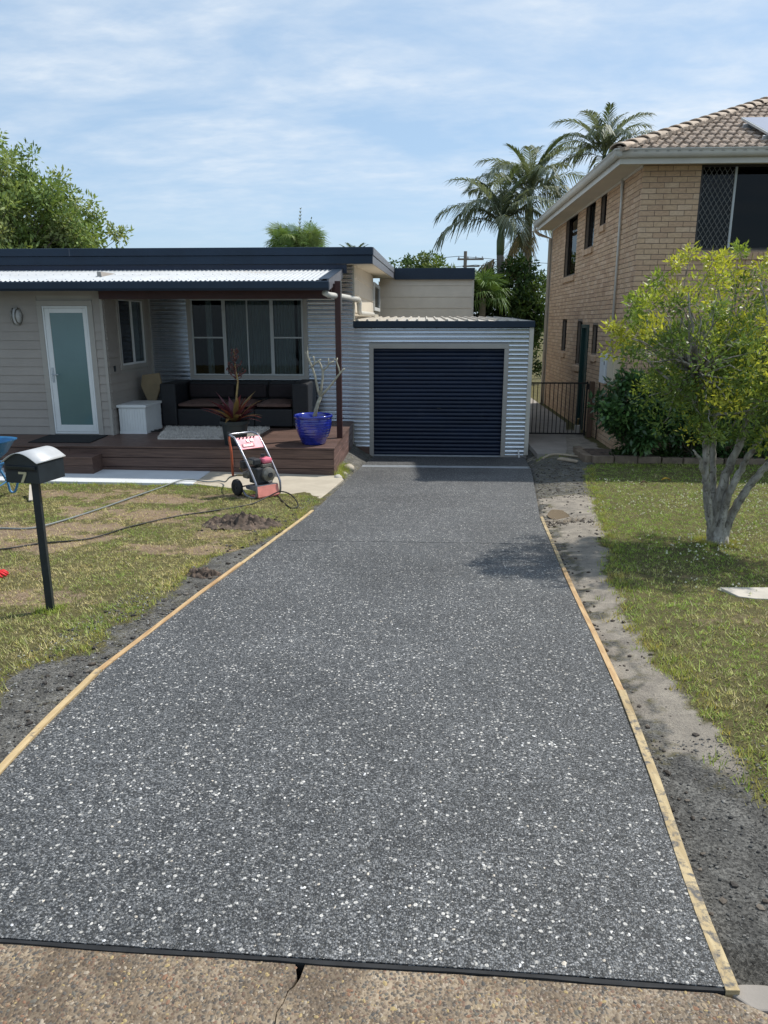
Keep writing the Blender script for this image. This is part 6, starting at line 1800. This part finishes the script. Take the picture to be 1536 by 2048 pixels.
for s_, r0 in zip(stems, rad0):
    sp_ = smoothpts([tuple(p) for p in s_], 9); n_ = len(sp_)
    k0 = len(mb.v)
    mb.tube([p + Vector(rv.normal(0, .003, 3)) for p in sp_], [r0 * (1.25 if i == 0 else 1) * (1 - .62 * i / n_) * rv.uniform(.95, 1.06) for i in range(n_)], 16)
    for vi in range(k0, len(mb.v)):                 # furrowed bark
        c_ = np.array(sp_[min(n_ - 1, (vi - k0) // 16)]); v_ = np.array(mb.v[vi]); d_ = v_ - c_
        mb.v[vi] = tuple(c_ + d_ * (1 + .22 * noise.noise(Vector((v_[0] * 28, v_[1] * 28, v_[2] * 7))) + .16 * noise.noise(Vector((v_[0] * 60, v_[1] * 60, v_[2] * 30)))))
# root flare
mb.lathe([(.14, -.05), (.115, .0), (.095, .08), (.07, .18)], tuple(tb), 12)
branch(mb, (2.80, 7.34, .40), (2.655, 7.20, .60), .026, .014); branch(mb, (2.655, 7.20, .60), (2.60, 7.18, .66), .013, .008)
branch(mb, (2.72, 7.27, .82), (2.60, 7.2, .90), .022, .012)
ends = [np.array(s_[-1], float) for s_ in stems[:5]]
cen = np.array((2.98, 7.32, 1.47))
cl, cr, cc = [], [], []
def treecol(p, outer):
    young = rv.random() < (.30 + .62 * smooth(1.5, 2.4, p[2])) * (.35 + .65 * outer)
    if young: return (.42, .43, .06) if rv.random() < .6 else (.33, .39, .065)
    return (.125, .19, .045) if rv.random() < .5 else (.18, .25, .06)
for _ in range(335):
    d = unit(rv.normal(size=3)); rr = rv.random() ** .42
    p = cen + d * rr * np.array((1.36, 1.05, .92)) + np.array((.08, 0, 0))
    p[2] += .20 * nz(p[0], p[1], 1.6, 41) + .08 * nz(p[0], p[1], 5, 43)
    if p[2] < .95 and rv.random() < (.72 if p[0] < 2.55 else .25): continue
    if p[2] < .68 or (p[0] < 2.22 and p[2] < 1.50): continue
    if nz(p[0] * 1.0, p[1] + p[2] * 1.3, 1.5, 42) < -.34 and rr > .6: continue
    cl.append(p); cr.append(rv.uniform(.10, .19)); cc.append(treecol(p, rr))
# shoots that break the outline
for (px_, pz_) in ((2.43, 2.46), (2.10, 2.22), (1.98, 2.05), (1.76, 1.80), (1.86, 1.72), (2.26, 2.36), (2.75, 2.42), (2.95, 2.50), (3.15, 2.42), (2.55, 2.38), (3.4, 2.55), (1.95, 1.86)):
    p = np.array((px_, 7.25 + rv.normal(0, .15), pz_)); cl.append(p); cr.append(.085); cc.append((.42, .44, .07) if rv.random() < .4 else (.24, .32, .06))
for p in cl:
    e = min(ends, key=lambda q_: np.linalg.norm(q_ - p) + .3 * max(0, q_[2] - p[2]))
    if rv.random() < .75: branch(mb, e + (p - e) * .05, p, .011, .003, 5, .09, 6)
for (a, b_) in (((2.62, 7.2, 1.05), (1.92, 7.15, 1.62)), ((2.55, 7.2, 1.35), (2.05, 7.1, 1.95)), ((3.25, 7.3, 1.3), (3.0, 7.1, 2.2)), ((2.6, 7.2, 1.2), (2.35, 7.0, 2.1)), ((3.62, 7.2, 1.1), (3.2, 6.6, 1.3)), ((3.5, 7.2, .8), (3.15, 6.7, 1.0)), ((2.7, 7.2, 1.0), (2.9, 6.6, 1.15))): branch(mb, a, b_, .02, .006, 6, .05, 8)
mb.build('trunk', 'bark_lichen', tree, smooth='all')
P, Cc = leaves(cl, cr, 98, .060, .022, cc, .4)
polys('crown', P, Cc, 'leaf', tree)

# glossy dark shrub against the brick corner
def shrub(name, label, base, cen_, size, ncl, per, L, Wd, cols, stemr, m='leaf_gloss', group=None, cr_=(.12, .22), seed=1, cat='shrub'):
    t = thing(name, base, label, cat, group)
    mb = MB(); cl, cr, cc = [], [], []
    for _ in range(ncl):
        d = unit(rv.normal(size=3)); rr = rv.random() ** .4
        p = np.array(cen_) + d * rr * np.array(size)
        p += .12 * np.array(size) * nz(p[0], p[2], 1.7, seed + 50)
        if p[2] < base[2] + .05: continue
        cl.append(p); cr.append(rv.uniform(*cr_)); cc.append(cols[int(rv.integers(len(cols)))])
        if rv.random() < .5: branch(mb, (base[0] + rv.normal(0, stemr), base[1] + rv.normal(0, stemr), base[2]), p, stemr, .004, 5, .05, 6)
    if not mb.v: branch(mb, base, cen_, stemr, .01)
    mb.build('stems', 'bark_dark', t, smooth='all')
    P, Cc = leaves(cl, cr, per, L, Wd, cc, .2)
    polys('foliage', P, Cc, m, t)
    return t
DG = [(.045, .10, .036), (.06, .13, .042), (.036, .08, .03), (.09, .17, .05)]
shrub('dark_shrub', 'dark glossy broad leaved shrub growing against the corner of the brick house', (3.78, 13.0, -.46), (3.74, 12.8, .42), (.82, .34, .62), 140, 46, .13, .055, DG, .018, seed=2)
shrub('dark_shrub', 'low dark shrub with thin stems under the multi stemmed tree along the brick wall', (4.75, 13.05, -.46), (4.75, 12.95, .15), (.62, .30, .62), 95, 46, .11, .042, DG + [(.05, .09, .025)], .016, seed=3)
shrub('dark_shrub', 'leafy dark shrub further along the brick wall behind the tree', (5.9, 13.05, -.46), (5.9, 12.95, .35), (.65, .32, .75), 90, 46, .12, .045, DG, .016, seed=4)
GC = [(.035, .075, .02), (.05, .095, .025), (.028, .06, .018)]
for i, (x, lab) in enumerate(((3.55, 'low green groundcover plant behind the garden edging near the corner'), (4.3, 'low green groundcover plant in the middle of the garden bed'), (5.2, 'low green groundcover plant at the far part of the garden bed'))):
    shrub('ground_plant', lab, (x, 12.95, -.46), (x, 12.93, -.38), (.30, .09, .10), 30, 30, .07, .03, GC, .006, 'leaf', cr_=(.04, .08), seed=6 + i, cat='plant')

# trees behind the houses
def bigtree(name, label, base, cen_, size, ncl, per, L, Wd, cols, cr_, trunk_r, seed, m='leaf_far', cut_=None, keep=None):
    t = thing(name, base, label, 'tree')
    mb = MB(); cl, cr, cc = [], [], []
    fork = np.array(base) + (np.array(cen_) - np.array(base)) * .45
    branch(mb, base, fork, trunk_r, trunk_r * .7, 10, .02)
    limbs = []
    for k in range(9):
        e = np.array(cen_) + unit(rv.normal(size=3)) * np.array(size) * .55; limbs.append(e); branch(mb, fork, e, trunk_r * .5, trunk_r * .12, 7, .06, 7)
    for _ in range(ncl):
        d = unit(rv.normal(size=3)); rr = rv.random() ** .45
        p = np.array(cen_) + d * rr * np.array(size)
        p += .18 * np.array(size) * nz(p[0] / size[0], p[2] / size[2] + p[1], 1.4, seed)
        if cut_ and p[2] < cut_: continue
        if nz(p[0] / size[0], p[1] / size[1] + p[2] / size[2], 2.4, seed + 3) < -.38: continue
        if keep and not keep(p): continue
        cl.append(p); cr.append(rv.uniform(*cr_)); c = cols[int(rv.integers(len(cols)))]; cc.append(c)
        e = min(limbs, key=lambda q_: np.linalg.norm(q_ - p)); 
        if rv.random() < .6: branch(mb, e, p, trunk_r * .10, trunk_r * .03, 4, .06, 5)
    mb.build('trunk', 'bark_dark', t, smooth='all')
    P, Cc = leaves(cl, cr, per, L, Wd, cc, .15)
    polys('crown', P, Cc, m, t)
    return t
LG = [(.20, .275, .085), (.25, .32, .11), (.155, .225, .07), (.28, .33, .14)]
bigtree('broadleaf_tree', 'big light green broadleaf tree rising behind the left end of the house', (-21.4, 35, -.5), (-21.4, 35, 4.6), (6.8, 3.7, 5.0), 1500, 90, .27, .11, LG, (.38, .66), .35, 61, cut_=2.0)
MG = [(.085, .14, .042), (.115, .175, .05), (.15, .20, .06), (.06, .105, .032)]
bigtree('broadleaf_tree', 'small broadleaf tree showing above the rear roof beside the utility pole', (-.2, 36, -.5), (-.2, 36, 3.75), (1.75, 1.3, 1.35), 150, 44, .20, .09, MG, (.18, .34), .12, 63)
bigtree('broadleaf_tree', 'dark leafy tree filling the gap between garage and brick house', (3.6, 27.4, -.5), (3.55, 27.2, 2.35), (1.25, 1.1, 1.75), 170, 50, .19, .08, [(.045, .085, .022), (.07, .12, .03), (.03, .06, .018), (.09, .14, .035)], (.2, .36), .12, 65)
bigtree('broadleaf_tree', 'dark green tree behind the garage roof end', (1.95, 26.6, -.5), (2.0, 26.4, 1.9), (.75, .8, 1.7), 120, 46, .18, .07, [(.022, .045, .016), (.035, .065, .02), (.018, .036, .013)], (.18, .3), .10, 67)
shrub('rear_bush', 'low dark bush at the end of the side path', (2.9, 29.5, -.5), (3.2, 29.5, .35), (1.6, .5, .8), 80, 40, .16, .07, [(.03, .06, .018), (.05, .09, .025)], .03, 'leaf_far', cr_=(.2, .3), seed=12, cat='bush')

# palms
def frond_mesh(name, L, droop, tilt, nl, ll, col, curl=.55, seed=0, m='leaf_far'):
    """feather frond lying along +x from the origin: rachis and two rows of leaflets"""
    r_ = np.random.default_rng(seed)
    pts = []; p = np.zeros(3); a = tilt
    for i in range(15):
        pts.append(p.copy()); p = p + np.array((math.cos(a), 0, math.sin(a))) * L / 14; a -= droop / 14 * (.5 + i / 14)
    pts = np.array(pts)
    P, Cc = [], []
    for i in range(14):                                # rachis
        w0, w1 = .035 * (1 - i / 15), .035 * (1 - (i + 1) / 15)
        P.append([pts[i] + (0, -w0, 0), pts[i + 1] + (0, -w1, 0), pts[i + 1] + (0, w1, .01), pts[i] + (0, w0, .01)]); Cc.append(np.array(col) * 1.25)
    for k in range(nl):
        t = .16 + .84 * k / (nl - 1)
        q_ = np.interp(t * 14, range(15), pts[:, 0]), 0, np.interp(t * 14, range(15), pts[:, 2])
        i = min(13, int(t * 14)); d = unit(pts[min(14, i + 1)] - pts[i])
        for sg in (-1, 1):
            lL = ll * (.55 + .6 * math.sin(math.pi * min(1, .12 + t * .86))) * r_.uniform(.85, 1.12)
            out = unit(d * (.55 + .5 * t) + np.array((0, sg * (.95 - .35 * t), .22 + r_.normal(0, .10))))
            tip = np.array(q_) + out * lL + np.array((0, 0, -curl * lL * r_.uniform(.6, 1.3)))
            mid = np.array(q_) + out * lL * .5 + np.array((0, 0, -curl * lL * .12))
            w_ = .028 * np.array(unit(np.cross(out, (0, 0, 1))))
            w_ = w_ if np.linalg.norm(w_) > 0 else np.array((.02, 0, 0))
            c = np.array(col) * r_.uniform(.7, 1.35)
            P.append([np.array(q_) - w_ * .5, mid - w_, mid + w_, np.array(q_) + w_ * .5]); Cc.append(c)
            P.append([mid - w_, tip - w_ * .15, tip + w_ * .15, mid + w_]); Cc.append(c)
    o = polys(name, np.array(P), np.array(Cc), m)
    me_ = o.data; bpy.data.objects.remove(o); return me_
PC = (.15, .18, .13)
FR = [frond_mesh('frond', 2.35, R(85), R(66), 34, .62, PC, .45, 1), frond_mesh('frond', 2.5, R(98), R(46), 34, .66, (.135, .165, .115), .6, 2), frond_mesh('frond', 2.3, R(88), R(20), 32, .66, (.15, .175, .125), .75, 3), frond_mesh('frond', 2.0, R(60), R(80), 30, .5, (.075, .10, .05), .25, 4)]
FDRY = frond_mesh('frond', 1.7, R(70), R(-25), 30, .6, (.30, .24, .14), .8, 5)
SPEAR = frond_mesh('spear_leaf', 1.5, R(8), R(88), 10, .14, (.08, .10, .05), .0, 6)
def palm(label, base, hub, n, scale, az0, dry=2):
    t = thing('feather_palm', base, label, 'palm', 'feather palms behind the houses')
    b_, h_ = Vector(base), Vector(hub)
    cs = h_ - Vector((0, 0, .9 * scale))
    MB().tube(smoothpts([b_, b_ * .5 + cs * .5 + Vector((.08, 0, 0)), cs], 6), [.15 * scale * (1.15 - .35 * i / 12) for i in range(13)], 12).build('trunk', 'palm_trunk', t, smooth='all')
    MB().tube([cs, cs * .5 + h_ * .5, h_ + Vector((0, 0, .12))], [.125 * scale, .14 * scale, .06 * scale], 12).build('crownshaft', 'crownshaft', t, smooth='all')
    for i in range(n):
        k = i / n
        me_ = FR[3] if k < .15 else (FR[0] if k < .42 else (FR[1] if k < .75 else FR[2]))
        put('frond', me_, t, h_ + Vector((0, 0, .05)), (0, 0, az0 + i * 2.4), (scale * rv.uniform(.88, 1.08),) * 3)
    put('spear_leaf', SPEAR, t, h_ + Vector((0, 0, .1)), (0, 0, az0), (scale,) * 3)
    for i in range(dry): put('dry_frond', FDRY, t, cs + Vector((0, 0, -.02)), (0, 0, az0 + 1.1 + i * 2.1), (scale * .9,) * 3)
    return t
palm('feather palm with drooping dry fronds standing in front of a taller palm behind the garage', (2.8, 28, -.5), (2.68, 28, 5.1), 19, 1.04, .3, 4)
palm('taller feather palm of the close pair behind the garage', (3.85, 30, -.5), (3.9, 30, 6.35), 20, 1.12, 1.2, 2)
palm('feather palm whose crown shows above the brick house gutter', (7.4, 34, -.5), (7.42, 34, 8.45), 19, 1.1, 2.2, 0)
# fan palm behind the house
FPS = .62
fp = thing('fan_palm', (-4.25, 26, -.5), 'fan palm with a bushy crown showing above the house roof', 'palm')
MB().tube([(-4.25, 26, -.5), (-4.25, 26, 3.9)], [.2, .16], 12).build('trunk', 'palm_trunk', fp, smooth='all')
def fan_mesh(seed, col):
    r_ = np.random.default_rng(seed); P, Cc = [], []
    P.append([(0, -.012, 0), (.6, -.010, .05), (.6, .010, .05), (0, .012, 0)]); Cc.append((.12, .13, .05))
    for k in range(26):
        a = R(-118 + 236 * k / 25); L = .72 * (1 - .25 * abs(a) / 2.1) * r_.uniform(.9, 1.08)
        d = np.array((math.cos(a), math.sin(a), .10)); s_ = np.array((-math.sin(a), math.cos(a), 0)) * .024
        o_ = np.array((.58, 0, .05)); m_ = o_ + d * L * .6; tp = o_ + d * L + np.array((0, 0, -.50 * L * r_.uniform(.4, 1.4)))
        c = np.array(col) * r_.uniform(.75, 1.3)
        P.append([o_, m_ - s_, m_ + s_, o_]); Cc.append(c); P.append([m_ - s_, tp - s_ * .1, tp + s_ * .1, m_ + s_]); Cc.append(c)
    o = polys('fan_leaf', np.array(P), np.array(Cc), 'leaf_far'); me_ = o.data; bpy.data.objects.remove(o); return me_
FN = [fan_mesh(1, (.12, .19, .05)), fan_mesh(2, (.095, .16, .045)), fan_mesh(3, (.155, .21, .065))]
for i in range(96):
    k = i / 96; el = R(80 - 100 * k)
    put('fan_leaf', FN[i % 3], fp, (-4.25 + rv.uniform(-.62, .62), 26 + rv.uniform(-.5, .5), 3.75 + .75 * rv.random()), (rv.normal(0, .25), -el, i * 2.4), (rv.uniform(.85, 1.1) * FPS,) * 3)
put('spear_leaf', SPEAR, fp, (-4.2, 26, 4.2), (0, 0, 1.0), (.85,) * 3)
put('spear_leaf', SPEAR, fp, (-4.05, 26, 4.0), (0, .14, .2), (.8,) * 3)
put('spear_leaf', SPEAR, fp, (-5.35, 26, 3.6), (0, 0, .2), (.55,) * 3)
sp2 = thing('young_palm', (-2.55, 28, -.5), 'single upright palm frond tip peeking over the house roof', 'palm')
MB().tube([(-2.55, 28, -.5), (-2.55, 28, 3.9)], [.1, .08], 10).build('trunk', 'palm_trunk', sp2)
for i in range(5): put('frond', FR[3], sp2, (-2.55, 28, 3.75), (0, 0, i * 1.3 + .4), (.48,) * 3)
# cabbage-like palm in the gap
gp_ = thing('young_palm', (1.9, 25.2, -.5), 'young fan leaved palm growing in the gap behind the garage', 'palm')
MB().tube([(1.9, 25.2, -.5), (1.9, 25.2, 2.6)], [.12, .1], 10).build('trunk', 'palm_trunk', gp_)
for i in range(22): put('fan_leaf', FN[1], gp_, (1.9, 25.2, 2.6), (rv.normal(0, .2), -R(75 - 100 * i / 22), i * 2.4), (.85,) * 3)

# utility pole and wires
pole = thing('utility_pole', (3.1, 60, -.5), 'distant timber utility pole with crossarm above the rear roof', 'pole')
MB().tube([(3.1, 60, -.5), (3.1, 60, 7.1)], [.17, .13], 10).build('post', 'pole_wood', pole)
MB().box(2.5, 4.5, 59.9, 60.0, 6.45, 6.58).build('crossarm', 'pole_wood', pole); MB().box(2.9, 4.2, 59.9, 60.0, 5.95, 6.06).build('crossarm', 'pole_wood', pole)
for x in (2.6, 3.3, 3.9, 4.4): MB().lathe([(.05, 0), (.06, .1), (.03, .16)], (x, 59.95, 6.58), 8).build('insulator', 'galv', pole)
for i, (x, z, lab) in enumerate(((2.6, 6.74, 'upper overhead power wire strung from the utility pole'), (3.9, 6.1, 'lower overhead power wire strung from the utility pole'))):
    o = MB().tube([(x + (1 if t > 0 else 1) * t * 60, 59.95 + 8 * abs(t), z - 1.2 * (1 - (2 * abs(t) - 1) ** 2) if abs(t) <= 1 else z) for t in np.linspace(-1, 1, 25)], .02, 5).build('power_wire', 'wire'); tag(o, lab, 'wire')
